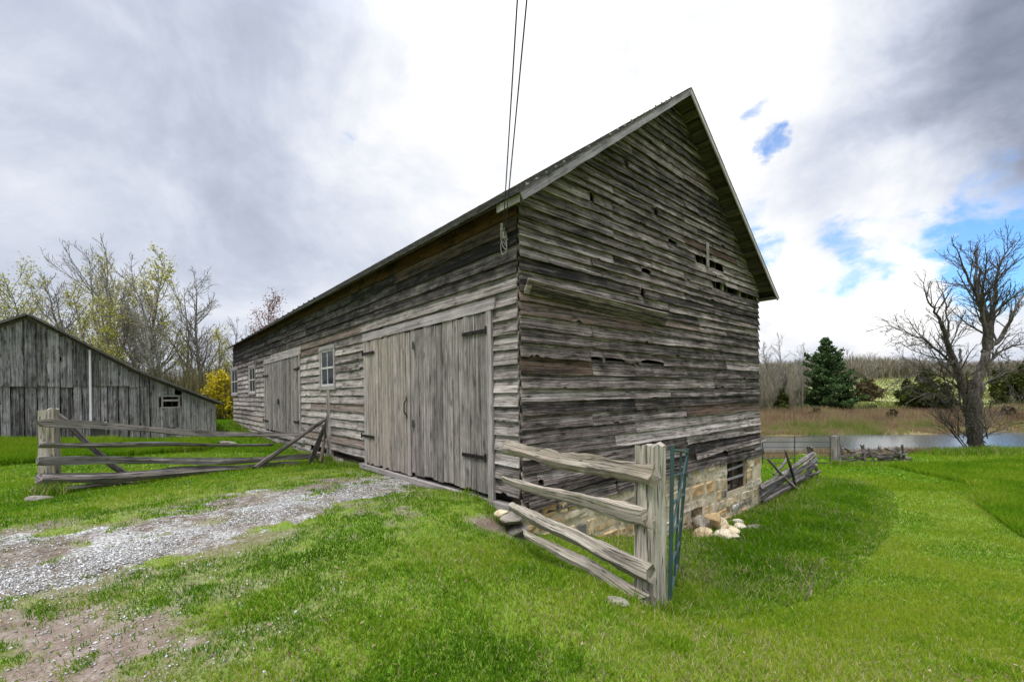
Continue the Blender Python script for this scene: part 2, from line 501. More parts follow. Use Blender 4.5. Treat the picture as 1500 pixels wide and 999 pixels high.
# loose pale stones on the driveway
def stone_bits_mat():
    m, t, b = principled('pale_gravel')
    bc = attr(t)
    c = t.ramp(bc[0], [(0.0, (0.15, 0.143, 0.13)), (0.5, (0.33, 0.325, 0.31)), (1.0, (0.58, 0.575, 0.56))])
    t.put(b.inputs['Base Color'], c)
    return m
def make_gravel():
    n = 170000
    y = 2.0 + 8.5 * NP.random(n) ** 1.25
    x = -1.35 * y + NP.random(n) * (1.35 * y + 0.2)
    w = drive_mask(x, y) * (0.25 + 1.1 * sstep(fbm(x, y, 1.6, 31), 0.40, 0.60))
    w = np.maximum(w, np.maximum(0.10 * dirt_mask(x, y), .30 * worn_soil(x, y)))
    wa = 1 - sstep(seg_d(x, y, BAND_A), 0.25, 0.7)
    k = NP.random(n) < w * (0.22 + 0.80 * wa)
    x, y = x[k], y[k]; n = len(x)
    z = gtop(x, y) + np.clip((drive_mask(x, y) - 0.35) * 0.06, 0, 0.016) + 0.003
    r = 0.0055 + 0.0105 * NP.random(n) ** 2.5
    base = np.array([[1, 0, 0], [0, 1, 0], [-1, 0, 0], [0, -1, 0], [0, 0, 0.8], [0, 0, -0.6]], dtype=float)
    ang = NP.random(n) * 6.28
    sc = (0.7 + 0.6 * NP.random((n, 6, 3))) * r[:, None, None]
    p = base[None] * sc + NP.normal(0, 0.15, (n, 6, 3)) * r[:, None, None]
    ca, sa = np.cos(ang)[:, None], np.sin(ang)[:, None]
    px_ = p[..., 0] * ca - p[..., 1] * sa; py_ = p[..., 0] * sa + p[..., 1] * ca
    v = np.stack([px_ + x[:, None], py_ + y[:, None], p[..., 2] + z[:, None]], -1).reshape(-1, 3)
    f0 = np.array([[0, 1, 4], [1, 2, 4], [2, 3, 4], [3, 0, 4], [1, 0, 5], [2, 1, 5], [3, 2, 5], [0, 3, 5]])
    f = (f0[None] + 6 * np.arange(n)[:, None, None]).reshape(-1, 3)
    c = np.repeat(NP.random(n), 6)
    o = np_mesh('gravel', v, f, stone_bits_mat(), np.stack([c, c, c], -1))
    tag(o, 'loose pale grey gravel scattered over the driveway before the barn doors', 'gravel', kind='stuff')
make_gravel()

# pond
def water_mat():
    m, t, b = principled('pond_water')
    geo = t.n('ShaderNodeNewGeometry')
    n = t.noise(t.scale(geo.outputs['Position'], 1.0, 2.5, 1.0), 2.2, 4, 0.6)
    t.put(b.inputs['Base Color'], (0.07, 0.075, 0.075, 1)); b.inputs['IOR'].default_value = 1.9; t.put(b.inputs['Roughness'], 0.16)
    b.inputs['Specular IOR Level'].default_value = 0.75
    bump(t, b, n, 0.22, 0.05)
    return m
mb = MB()
ring = [(11, 31), (15, 25.5), (30, 25), (60, 25), (95, 26), (95, 41), (60, 41.5), (30, 41), (14, 40)]
ids = [mb.vert((x, y, -4.13)) for x, y in ring]
mb.face(*ids)
tag(mb.build('pond_water', water_mat()), kind='structure')

# ------------------------------------------------------------------ grass
def blade_mat(name, stops, trans=0.48):
    m = bpy.data.materials.new(name); m.use_nodes = True
    t = NT(m.node_tree); m.node_tree.nodes.clear()
    bc = attr(t)
    c = t.ramp(bc[0], stops)
    d = t.n('ShaderNodeBsdfDiffuse'); t.put(d.inputs[0], c)
    tr = t.n('ShaderNodeBsdfTranslucent'); t.put(tr.inputs[0], c)
    mx = t.n('ShaderNodeMixShader'); mx.inputs[0].default_value = trans
    o = t.n('ShaderNodeOutputMaterial')
    m.node_tree.links.new(d.outputs[0], mx.inputs[1]); m.node_tree.links.new(tr.outputs[0], mx.inputs[2])
    m.node_tree.links.new(mx.outputs[0], o.inputs[0])
    return m

C0 = Vector((0.109, 6.0)); YAW = 0.715
D1 = Vector((-math.sin(YAW), math.cos(YAW))); D2 = Vector((math.cos(YAW), math.sin(YAW)))
BL, BWID = 22.85, 8.6
def footprint(x, y, pad=0.0):
    rx, ry = x - C0.x, y - C0.y
    t_ = rx * D1.x + ry * D1.y; s_ = rx * D2.x + ry * D2.y
    return (t_ > -pad) & (t_ < BL + pad) & (s_ > -pad) & (s_ < BWID + pad)

def blades(name, x, y, h, w, hue, mat, label, cat, lean=0.35, seg2=True, zoff=0.0):
    n = len(x)
    z = gtop(x, y) + zoff
    a = NP.random(n) * 2 * math.pi
    l = h * lean * (0.3 + NP.random(n))
    b = NP.random(n) * 2 * math.pi
    dx_, dy_ = np.cos(a), np.sin(a)
    sx, sy = np.cos(b) * w / 2, np.sin(b) * w / 2
    P0 = np.stack([x, y, z - 0.01], -1)
    S = np.stack([sx, sy, np.zeros(n)], -1)
    L = np.stack([dx_ * l, dy_ * l, np.zeros(n)], -1)
    up = np.zeros((n, 3)); up[:, 2] = h
    tip = P0 + L + up * np.sqrt(np.clip(1 - (l / np.maximum(h, 1e-6)) ** 2 * 0.5, 0.2, 1))[:, None]
    if seg2:
        mid = P0 + L * 0.35 + up * 0.55
        v = np.stack([P0 - S, P0 + S, mid - S * 0.8, mid + S * 0.8, tip], 1).reshape(-1, 3)
        f0 = np.array([[0, 1, 3], [0, 3, 2], [2, 3, 4]]); k = 5
    else:
        v = np.stack([P0 - S, P0 + S, tip], 1).reshape(-1, 3)
        f0 = np.array([[0, 1, 2]]); k = 3
    f = (f0[None] + k * np.arange(n)[:, None, None]).reshape(-1, 3)
    c = np.repeat(np.clip(hue, 0, 1), k)
    o = np_mesh(name, v, f, mat, np.stack([c, c, c], -1))
    return tag(o, label, cat, kind='stuff')

GREEN = [(0.0, (0.040, 0.105, 0.005)), (0.28, (0.092, 0.215, 0.009)), (0.52, (0.175, 0.290, 0.014)), (0.74, (0.27, 0.335, 0.030)), (0.80, (0.36, 0.36, 0.08)), (0.92, (0.40, 0.35, 0.17)), (1.0, (0.50, 0.44, 0.29))]
def scatter(n, y0, y1, pw, xl=-1.3, xr=1.32):
    y = y0 + (y1 - y0) * NP.random(n) ** pw
    x = y * (xl + (xr - xl) * NP.random(n))
    return x, y
def bare(x, y):
    return np.clip(np.maximum(drive_mask(x, y), dirt_mask(x, y)), 0, 1)
gm = blade_mat('lawn_blades', GREEN)
def lawn():
    n = 620000
    x, y = scatter(n, 1.9, 15.0, 1.5)
    bz = np.maximum(bare(x, y), .72 * worn_soil(x, y))
    patch = fbm(x, y, 0.7, 41); fine = fbm(x, y, 4.0, 43)
    onbare = NP.random(len(x)) < (1 - bz) ** 1.3 * 1.02 + 0.10 * sstep(fine, .5, .7) + 0.5 * sstep(fbm(x, y, 2.4, 111) + .4 * (fine - .5), .60, .70) + 0.03
    tall = inpoly(x, y, TALLP) | inpoly(x, y, TALLQ)
    worn = (1 - sstep(seg_d(x, y, BAND_A), 0.8, 4.2) * (1 - .5 * (1 - sstep(y, 2.6, 4.2)))) * sstep(fine + (patch - .5) * 0.9 + .25 * (fbm(x, y, 12, 45) - .5), 0.34, 0.62)
    k = onbare & ~footprint(x, y, 0.05) & ~tall & (NP.random(len(x)) > worn * 0.5)
    x, y, patch, fine, worn = x[k], y[k], patch[k], fine[k], worn[k]
    n = len(x)
    h = (0.030 + 0.035 * NP.random(n)) * (0.65 + 0.7 * patch) * (1 - 0.4 * worn) * (1 + 0.02 * y)
    w = 0.0045 + 0.0007 * y
    hue = 0.40 + (patch - 0.5) * 0.75 + (fbm(x, y, 2.2, 49) - .5) * .55 + NP.normal(0, 0.16, n) + worn * 0.34 + 0.20 * sstep(x - 0.25 * y, 0.3, 2.0)
    dry = NP.random(n) < 0.05 + 0.42 * worn
    hue = np.where(dry, 0.82 + 0.18 * NP.random(n), np.minimum(hue, .73))
    blades('lawn_grass', x, y, h, w, hue, gm, 'short mown green lawn with worn straw coloured patches in the foreground', 'grass', 0.7)
    # beyond
    n = 330000
    x, y = scatter(n, 13.5, 40, 1.15, -1.35, 1.4)
    k = ~footprint(x, y, 0.05) & ~inpoly(x, y, TALLQ) & ~((y > 25.5) & (x > 12)) & ((x < 2) | (x > 5))
    x, y = x[k], y[k]
    patch = fbm(x, y, 0.4, 47)
    n = len(x)
    h = (0.06 + 0.08 * NP.random(n)) * (0.6 + 0.8 * patch)
    hue = 0.47 + (patch - 0.5) * 0.6 + NP.normal(0, 0.12, n) - 0.06 * (x < 0)
    blades('lawn_grass', x, y, h, 0.012 + 0.0012 * y, hue, gm, 'green lawn spreading out behind the fences towards pond and grey barn', 'grass', 0.6, seg2=False)
lawn()
def tall_grass():
    xs, ys = [], []
    x, y = scatter(420000, 3.9, 17.5, 1.1, 0.1, 1.0)
    k = inpoly(x, y, TALLP) & ~footprint(x, y, 0.03)
    x, y = x[k], y[k]
    cl = fbm(x, y, 1.8, 51); fine = fbm(x, y, 6, 53)
    k = NP.random(len(x)) < 0.25 + 0.9 * sstep(fine, 0.3, 0.6)
    x, y, cl = x[k], y[k], cl[k]
    n = len(x)
    ed = sstep(seg_d(x, y, TALLP + TALLP[:1]), 0.0, 0.9)
    h = (0.09 + 0.14 * NP.random(n)) * (0.5 + 1.0 * cl) * (.38 + .62 * ed)
    hue = 0.29 + .14 * (1 - ed) + (cl - 0.5) * 0.5 + NP.normal(0, 0.12, n)
    dry = NP.random(n) < 0.03 + 0.16 * sstep(fbm(x, y, 0.9, 57), 0.55, 0.75) + .10 * (1 - ed)
    hue = np.where(dry, 0.85 + 0.15 * NP.random(n), np.minimum(hue, .70))
    blades('tall_grass', x, y, h, 0.006 + 0.0008 * y, hue, gm, 'long unmown grass growing between the stone foundation and the mown path', 'grass', 0.75)
    x, y = scatter(330000, 6, 27, 1.0, 0.55, 1.5)
    k = inpoly(x, y, TALLQ)
    x, y = x[k], y[k]; n = len(x)
    cl = fbm(x, y, 1.0, 61)
    h = (0.10 + 0.2 * NP.random(n)) * (0.5 + cl)
    hue = 0.44 + (cl - 0.5) * 0.6 + NP.normal(0, 0.12, n)
    blades('tall_grass', x, y, h, 0.01 + 0.001 * y, hue, gm, 'long green grass between the mown path and the pond bank', 'grass', 0.6)
    # left of the gate fence: rank grass before the grey barn
    A = g2((0, 684), (60, 678), (300, 662), (330, 650), (0, 650)) + [(-30, 14)]
    x, y = scatter(420000, 9.5, 19, 1.0, -1.5, -0.4)
    k = inpoly(x, y, A)
    x, y = x[k], y[k]; n = len(x)
    cl = fbm(x, y, 0.8, 63)
    h = (0.12 + 0.2 * NP.random(n)) * (0.5 + cl)
    hue = 0.47 + (cl - 0.5) * 0.6 + NP.normal(0, 0.1, n)
    blades('tall_grass', x, y, h, 0.022, hue, gm, 'bright rank grass in front of the grey barn behind the rail fence', 'grass', 0.5)
    # last year's leaves lying in the short grass
    x, y = scatter(1100, 2.0, 8.5, 1.3)
    k = ~footprint(x, y, .05)
    x, y = x[k], y[k]; n = len(x)
    z = gtop(x, y) + .012 + .03 * NP.random(n)
    a = NP.normal(0, 1, (n, 3)); a[:, 2] *= .4; a /= np.linalg.norm(a, axis=1)[:, None]
    b_ = np.cross(a, NP.normal(0, .5, (n, 3)) + np.array([0, 0, 1.0])); b_ /= np.linalg.norm(b_, axis=1)[:, None]
    s_ = (.008 + .012 * NP.random(n))[:, None]
    P = np.stack([x, y, z], -1)
    v = np.stack([P - a * s_, P + b_ * s_ * .55, P + a * s_, P - b_ * s_ * .55], 1).reshape(-1, 3)
    c = np.repeat(NP.random(n), 4)
    tag(np_mesh('dead_leaves', v, np.arange(n * 4).reshape(n, 4), blade_mat('dead_leaf', [(0, (.09, .06, .035)), (.6, (.22, .16, .09)), (1, (.36, .29, .19))], .15), np.stack([c, c, c], -1)),
        'small brown dead leaves lying about in the short grass', 'leaves', kind='stuff')
    # reeds beyond the pond
    x, y = scatter(150000, 38.6, 58, 1.0, 0.25, 1.45)
    k = NP.random(len(x)) < 0.2 + sstep(fbm(x, y, 0.25, 71), 0.35, 0.6)
    x, y = x[k], y[k]; n = len(x)
    cl = fbm(x, y, 0.35, 73)
    near = 1 - sstep(y, 40.5, 46)
    h = (0.5 + 0.8 * NP.random(n)) * (0.5 + cl) * (1 - 0.55 * near)
    rs = [(0.0, (0.13, 0.085, 0.05)), (0.45, (0.28, 0.19, 0.115)), (0.7, (0.38, 0.29, 0.17)), (0.85, (0.24, 0.25, 0.07)), (1.0, (0.17, 0.22, 0.045))]
    hue = 0.42 + (cl - 0.5) * 1.3 + (fbm(x, y, 1.1, 75) - .5) * .6 + NP.normal(0, 0.15, n) + 0.4 * near
    blades('reeds', x, y, h, 0.07, hue, blade_mat('reed_blades', rs), 'band of dry brown reeds on the far side of the pond', 'reeds', 0.3, seg2=False)
    n = 9000
    x = 11 + 15 * NP.random(n); y = 24.2 + 3.0 * NP.random(n) + .12 * (x - 18)
    cl = fbm(x, y, .9, 79); k = NP.random(n) < sstep(cl, .35, .55); x, y, cl = x[k], y[k], cl[k]; n = len(x)
    blades('reeds', x, y, (.25 + .35 * NP.random(n)) * (.35 + .7 * cl), .035, .45 + NP.normal(0, .18, n), blade_mat('bank_reeds', rs), 'tan dead reeds on the near bank behind the pasture gate', 'reeds', .4, seg2=False)
    x, y = scatter(70000, 60, 150, 1.1, 0.3, 1.45)
    n = len(x); cl = fbm(x, y, 0.08, 77)
    fs = [(0.0, (0.12, 0.155, 0.04)), (0.5, (0.15, 0.17, 0.05)), (1.0, (0.18, 0.18, 0.065))]
    blades('field_grass', x, y, (0.3 + 0.5 * NP.random(n)) * cl, 0.18, 0.5 + (cl - .5) * 1.0 + NP.normal(0, .08, n), blade_mat('field_blades', fs), 'pale yellow green grass on the rising field beyond the pond', 'grass', 0.5, seg2=False)
tall_grass()
def tufts():
    """uncut grass along walls, rails and posts, where the mower cannot reach"""
    xs, ys, hs = [], [], []
    def along(P, n, sp, h):
        P = np.array(P); L = np.r_[0, np.cumsum(np.hypot(*np.diff(P, axis=0).T))]
        t = NP.random(n) * L[-1]
        # clumps
        t = t + .06 * np.sin(t * 9) + .05 * np.sin(t * 23)
        xs.append(np.interp(t, L, P[:, 0]) + NP.normal(0, sp, n)); ys.append(np.interp(t, L, P[:, 1]) + NP.normal(0, sp, n)); hs.append(h * (.4 + .9 * NP.random(n)))
    W = lambda t, s, o=0: (C0.x + D1.x * t + D2.x * (s - o), C0.y + D1.y * t + D2.y * (s - o))
    along([W(5.4, 0, .12), W(10, 0, .12)], 2600, .09, .16); along([W(15.4, 0, .12), W(22.8, 0, .12)], 2600, .1, .2); along([W(10.2, 0, .2), W(15.4, 0, .2)], 1500, .08, .12)
    along([W(-.02, 0, .25), W(1.3, 0, .22)], 260, .10, .14)
    gpt = G(953, 889)
    along([(-.05, 5.5), (gpt.x, gpt.y)], 1500, .10, .08)
    along([(gpt.x - .2, gpt.y - .12), (gpt.x + .3, gpt.y - .05)], 420, .08, .12)
    for px, py in ((72, 726), (487, 678), (1224, 682)):
        q = G(px, py); along([(q.x - .2, q.y - .15), (q.x + .25, q.y - .1)], 700, .12, .26)
    a, b_ = G(75, 724), G(480, 678); along([(a.x, a.y), (b_.x, b_.y)], 3600, .16, .11)
    a, b_ = G(1118, 740), G(1206, 703); along([(a.x, a.y), (b_.x, b_.y)], 3000, .35, .2)
    a, b_ = G(1230, 682), G(1340, 679); along([(a.x, a.y), (b_.x, b_.y)], 2200, .45, .16)
    q = G(1428, 662); along([(q.x - 2.5, q.y - .6), (q.x + 2.5, q.y - .6)], 3200, .6, .4)
    x, y, h = np.concatenate(xs), np.concatenate(ys), np.concatenate(hs)
    k = ~footprint(x, y, .02); x, y, h = x[k], y[k], h[k]; n = len(x)
    hue = .42 + NP.normal(0, .14, n)
    hue = np.where(NP.random(n) < .16, .84 + .16 * NP.random(n), np.minimum(hue, .7))
    blades('grass_tufts', x, y, h, .006 + .0007 * y, hue, gm, 'uncut tufts of grass and straw along walls, posts and rails', 'grass', .6)
tufts()

# ------------------------------------------------------------------ wood, stone, metal
def wood_mat(name, stops, brown=(0.15, 0.07, 0.03), knots=0.6, grain=1.0, rough=0.9, lichen=None, crack=0.0, gs=1.0):
    """weathered wood: UV = (metres along the grain, metres across); bc = (board tone, unweathered share, second random)"""
    m, t, b = principled(name)
    bc = attr(t)
    uv = t.n('ShaderNodeUVMap'); uv.uv_map = 'UVMap'
    P = uv.outputs[0]
    w = t.noise(t.scale(P, 1.4, 5.0, 1), 1.0, 3, 0.5, out=1)
    Pw = t.vmath('ADD', P, t.vmath('SCALE', t.vmath('SUBTRACT', w, (0.5, 0.5, 0.5)), scale=0.035))
    vo = t.n('ShaderNodeTexVoronoi'); vo.inputs['Scale'].default_value = 1.0
    t.put(vo.inputs['Vector'], t.scale(Pw, 2.1, 8.0, 1))
    kd = vo.outputs['Distance']
    kc = t.n('ShaderNodeSeparateColor'); t.put(kc.inputs[0], vo.outputs['Color'])
    kn = t.math('MULTIPLY', t.mapr(kd, 0.07, 0.20, 1.0, 0.0), t.mapr(kc.outputs[0], 0.40, 0.45))
    swirl = t.math('MULTIPLY', t.mapr(kd, 0.05, 0.45, 1.0, 0.0), 0.5)
    g1 = t.noise(t.scale(Pw, 0.75 * gs, 52.0 * gs, 1), 1.0, 4, 0.68, 0.0)
    g2_ = t.noise(t.scale(Pw, 0.42, 17.0 * gs, 1), 1.0, 6, 0.66)
    g3 = t.noise(t.scale(P, 2.2, 4.0, 1), 1.0, 5, 0.65)
    fib = t.noise(t.scale(P, 8.0, 190.0, 1), 1.0, 2, 0.6)
    val = addn(t, g1, g2_, g3, (1.0 * grain, 1.15 * grain, 0.7))
    val = t.math('ADD', val, t.math('MULTIPLY', t.math('SUBTRACT', fib, 0.5), 0.45))
    off = 0.5 - 0.5 * (1.0 * grain + 1.15 * grain + 0.7)
    val = t.math('ADD', val, off)
    val = t.math('ADD', val, t.math('MULTIPLY', t.math('SUBTRACT', bc[0], 0.5), 0.5))
    val = t.math('ADD', val, t.math('MULTIPLY', t.math('SUBTRACT', swirl, 0.08), -0.18))
    c = t.ramp(val, stops)
    bn = t.math('MULTIPLY', bc[1], t.mapr(addn(t, g3, g2_, g1, (0.7, 0.4, 0.0)), 0.40, 0.62))
    brc = t.mix(g2_, tuple(x * 0.45 for x in brown), tuple(x * 1.5 for x in brown))
    c = t.mix(bn, c, brc)
    if lichen:
        lf = t.math('MULTIPLY', t.mapr(t.noise(t.scale(P, 5.0, 9.0, 1), 1.0, 5, 0.7), 0.52, 0.66), 0.55)
        c = t.mix(lf, c, lichen)
    if knots:
        c = t.mix(t.math('MULTIPLY', kn, knots), c, (0.022, 0.017, 0.013))
    h = addn(t, g1, g2_, fib, (0.55, 0.45, 0.25))
    if crack:
        cr = t.noise(t.scale(Pw, 0.9, 26.0, 1), 1.0, 2, 0.4)
        cm = t.math('MULTIPLY', t.mapr(t.math('ABSOLUTE', t.math('SUBTRACT', cr, 0.5)), 0.0, 0.022, 1.0, 0.0), crack)
        c = t.mix(cm, c, (0.018, 0.016, 0.014))
        h = t.math('SUBTRACT', h, t.math('MULTIPLY', cm, 0.8))
    c = t.vmath('MULTIPLY', c, (1.035, 0.985, 0.985))
    t.put(b.inputs['Base Color'], c)
    t.put(b.inputs['Roughness'], rough)
    bump(t, b, t.math('SUBTRACT', h, t.math('MULTIPLY', kn, 0.3)), 0.9, 0.012)
    return m
M_GABLE = wood_mat('weathered_siding', [(0.22, (0.012, 0.011, 0.010)), (0.36, (0.062, 0.051, 0.045)), (0.52, (0.165, 0.137, 0.121)), (0.70, (0.34, 0.298, 0.272)), (0.90, (0.60, 0.545, 0.51))], (0.11, 0.055, 0.026), crack=0.8, knots=.85)
M_SIDE = wood_mat('grey_siding', [(0.18, (0.016, 0.015, 0.013)), (0.34, (0.092, 0.083, 0.073)), (0.50, (0.215, 0.198, 0.179)), (0.68, (0.385, 0.362, 0.33)), (0.9, (0.56, 0.54, 0.50))], (0.13, 0.062, 0.028), crack=0.75, grain=.78)
M_DOOR = wood_mat('door_planks', [(0.12, (0.05, 0.048, 0.045)), (0.32, (0.150, 0.140, 0.128)), (0.52, (0.27, 0.254, 0.232)), (0.72, (0.405, 0.38, 0.345)), (0.92, (0.55, 0.53, 0.49))], (0.36, 0.29, 0.19), knots=0.7, grain=0.85, crack=.5)
M_TRIM = wood_mat('grey_trim', [(0.12, (0.06, 0.059, 0.057)), (0.35, (0.185, 0.174, 0.167)), (0.6, (0.32, 0.30, 0.29)), (0.9, (0.475, 0.45, 0.435))], knots=0.5, grain=0.8)
M_RAKE = wood_mat('rake_board_wood', [(0.12, (0.08, 0.08, 0.084)), (0.35, (0.27, 0.25, 0.265)), (0.6, (0.42, 0.395, 0.415)), (0.9, (0.59, 0.56, 0.585))], knots=0.6, grain=0.7)
M_RAIL = wood_mat('split_rail_wood', [(0.12, (0.04, 0.036, 0.03)), (0.34, (0.17, 0.155, 0.125)), (0.54, (0.33, 0.305, 0.25)), (0.75, (0.47, 0.44, 0.37)), (0.95, (0.58, 0.55, 0.48))], (0.22, 0.11, 0.05), knots=0.7, lichen=(0.25, 0.26, 0.14), crack=0.9, gs=0.8)
M_OLDRAIL = wood_mat('dark_rail_wood', [(0.15, (0.025, 0.023, 0.021)), (0.36, (0.10, 0.095, 0.088)), (0.56, (0.21, 0.20, 0.185)), (0.78, (0.34, 0.325, 0.30)), (0.95, (0.45, 0.43, 0.40))], knots=0.6, crack=0.9, gs=0.8)
M_BEAM = wood_mat('dark_timber', [(0.1, (0.02, 0.017, 0.014)), (0.5, (0.075, 0.062, 0.05)), (0.9, (0.17, 0.14, 0.11))], knots=0.4)
M_SHING = wood_mat('cedar_shingle', [(0.1, (0.03, 0.029, 0.027)), (0.5, (0.10, 0.097, 0.09)), (0.9, (0.22, 0.215, 0.2))], knots=0.0)
M_BARN2 = wood_mat('vertical_boards', [(0.15, (0.022, 0.021, 0.020)), (0.36, (0.095, 0.093, 0.09)), (0.56, (0.22, 0.218, 0.215)), (0.78, (0.39, 0.385, 0.38)), (0.95, (0.54, 0.54, 0.53))], (0.14, 0.07, 0.035), knots=0.8, crack=.7)

def metal_mat(name, colr, rough=0.5, metallic=0.0, rust=0.0):
    m, t, b = principled(name)
    geo = t.n('ShaderNodeNewGeometry')
    n = t.noise(geo.outputs['Position'], 14.0, 5, 0.65)
    c = t.mix(t.math('MULTIPLY', t.mapr(n, 0.5, 0.68), rust), colr, (0.10, 0.045, 0.02))
    c = t.mix(t.math('MULTIPLY', n, 0.35), c, tuple(x * 0.5 for x in colr))
    c = t.vmath('MULTIPLY', c, (1.035, 0.985, 0.985))
    t.put(b.inputs['Base Color'], c)
    t.put(b.inputs['Roughness'], rough); t.put(b.inputs['Metallic'], metallic)
    return m
M_IRON = metal_mat('black_iron', (0.02, 0.018, 0.017), 0.6, 0.3, 0.5)
M_GREEN = metal_mat('green_gate_paint', (0.045, 0.095, 0.095), 0.45, 0.0, 0.35)
M_GREY_METAL = metal_mat('dull_gate_steel', (0.07, 0.075, 0.07), 0.5, 0.4, 0.5)
M_WHITE = metal_mat('white_paint', (0.72, 0.73, 0.74), 0.5, 0.0, 0.0)
M_CABLE = metal_mat('cable_rubber', (0.04, 0.04, 0.045), 0.5)
M_CERAM = metal_mat('insulator_ceramic', (0.42, 0.40, 0.37), 0.35)
def paint_mat():
    m, t, b = principled('flaking_white_paint')
    geo = t.n('ShaderNodeNewGeometry')
    n = t.noise(geo.outputs['Position'], 22.0, 6, 0.7)
    c = t.mix(t.mapr(n, 0.50, 0.62), (0.52, 0.52, 0.49), (0.20, 0.19, 0.17))
    t.put(b.inputs['Base Color'], c)
    return m
M_SASH = paint_mat()
def glass_mat():
    m, t, b = principled('window_glass')
    geo = t.n('ShaderNodeNewGeometry')
    n = t.noise(geo.outputs['Position'], 3.0, 3, 0.5)
    t.put(b.inputs['Base Color'], t.mix(n, (0.012, 0.016, 0.023), (0.035, 0.045, 0.062)))
    b.inputs['Roughness'].default_value = 0.08
    b.inputs['Specular IOR Level'].default_value = 0.4
    return m
M_GLASS = glass_mat()
def stone_mat():
    m, t, b = principled('field_stone')
    bc = attr(t)
    geo = t.n('ShaderNodeNewGeometry'); P = geo.outputs['Position']
    n = t.noise(P, 5.0, 6, 0.65); n2 = t.noise(P, 28.0, 5, 0.7)
    base = t.ramp(bc[0], [(0.0, (0.20, 0.19, 0.175)), (0.25, (0.60, 0.50, 0.34)), (0.5, (0.62, 0.47, 0.26)), (0.65, (0.52, 0.33, 0.15)), (0.8, (0.68, 0.60, 0.45)), (1.0, (0.44, 0.43, 0.40))])
    dk = t.mix(t.mapr(n, 0.35, 0.62), (0.55, 0.50, 0.44), (1.0, 1.0, 1.0))
    c = t.mix(1.0, base, dk, 'MULTIPLY')
    c = t.mix(t.math('MULTIPLY', t.mapr(n2, 0.58, 0.72), 0.45), c, (0.10, 0.085, 0.07))
    t.put(b.inputs['Base Color'], c); t.put(b.inputs['Roughness'], 0.92)
    bump(t, b, addn(t, n, n2, n2, (0.6, 0.4, 0)), 0.8, 0.03)
    return m
M_STONE = stone_mat()
def mortar_mat():
    m, t, b = principled('lime_mortar')
    geo = t.n('ShaderNodeNewGeometry'); P = geo.outputs['Position']
    n = t.noise(P, 9.0, 6, 0.7); n2 = t.noise(P, 60.0, 3, 0.7)
    t.put(b.inputs['Base Color'], t.ramp(addn(t, n, n2, n2, (0.7, 0.3, 0)), [(0.3, (0.30, 0.23, 0.14)), (0.5, (0.56, 0.47, 0.32)), (0.7, (0.66, 0.60, 0.47))]))
    bump(t, b, addn(t, n, n2, n2, (0.6, 0.4, 0)), 0.8, 0.02)
    return m
M_MORTAR = mortar_mat()

# ------------------------------------------------------------------ boards
def board(mb, O, u, v, n, L, W, nb, nt, T=0.022, wob=0.006, warp=0.008, step=0.35, chips=0.0, tone=None, brown=0.0, sag=0.0, notch=()):
    """one board: O lower corner on the wall plane, u along the grain, v across, n outward.
    nb / nt = how far the lower / upper edge stands out, chips = chance per metre of a broken edge"""
    if L < 0.02: return
    O, u, v, n = Vector(O), Vector(u), Vector(v), Vector(n)
    r = RN
    mb.cur = (tone if tone is not None else r.random(), brown, r.random())
    xs = list(np.linspace(0, L, max(2, int(L / step) + 1)))
    prof = {}
    k = 0
    if chips:
        cnt = int(L * chips) + (1 if r.random() < (L * chips) % 1 else 0)
        for _ in range(cnt):
            c0 = r.uniform(0.05, max(0.06, L - 0.05)); hw = r.uniform(0.02, 0.16); d = r.uniform(0.01, 0.045)
            for q, e in ((-1.0, 0), (-0.45, 0.8), (0.35, 1.0), (1.0, 0)):
                x = c0 + q * hw
                if 0.01 < x < L - 0.01:
                    xs.append(x); prof[x] = d * e
    for (n0, n1, d) in notch:
        if n1 < 0.02 or n0 > L - 0.02: continue
        n0, n1 = max(n0, .005), min(n1, L - .005)
        xs = [x for x in xs if not (n0 - .02 <= x <= n1 + .02)] + [n0 - .004, n0, n0 + (n1 - n0) * .3, n0 + (n1 - n0) * .7, n1, n1 + .004]
        for x, e in ((n0, .75), (n0 + (n1 - n0) * .3, 1.0), (n0 + (n1 - n0) * .7, .85), (n1, .55)): prof[x] = d * e + .03
    xs = sorted(set(x for x in xs if 0 <= x <= L))
    ph = [r.uniform(0, 6.28) for _ in range(6)]
    fr = [r.uniform(0.6, 1.3), r.uniform(1.6, 3.2), r.uniform(4, 7)]
    uo, vo_ = r.random() * 60, r.random() * 60
    prev = None
    flip = u.cross(v).dot(n) < 0
    for x in xs:
        wv = wob * (math.sin(fr[0] * x + ph[0]) + 0.6 * math.sin(fr[1] * x + ph[1]) + 0.35 * math.sin(fr[2] * x + ph[2]))
        wn = warp * (math.sin(fr[0] * 1.3 * x + ph[3]) + 0.6 * math.sin(fr[1] * x + ph[4]))
        e = 0.004 * math.sin(9 * x + ph[5])
        lift = prof.get(x, 0.0)
        vb = wv + e + lift - sag * math.sin(math.pi * x / max(L, .01)); vt = W + wv * 0.5
        ids = []
        for (vv, nn, tt) in ((vb, nb + max(0, wn), 0), (vt, nt + max(0, wn) * 0.2, 0), (vt, nt - T, T), (vb, nb + max(0, wn) - T, T)):
            ids.append(mb.vert(O + u * x + v * vv + n * nn, (uo + x, vo_ + vv + tt)))
        if prev:
            for a in range(4):
                b_ = (a + 1) % 4
                f = (prev[a], ids[a], ids[b_], prev[b_])
                mb.f.append(f if flip else f[::-1])
        else:
            mb.f.append(tuple(ids) if not flip else tuple(ids[::-1]))
        prev = ids
    mb.f.append(tuple(prev[::-1]) if not flip else tuple(prev))

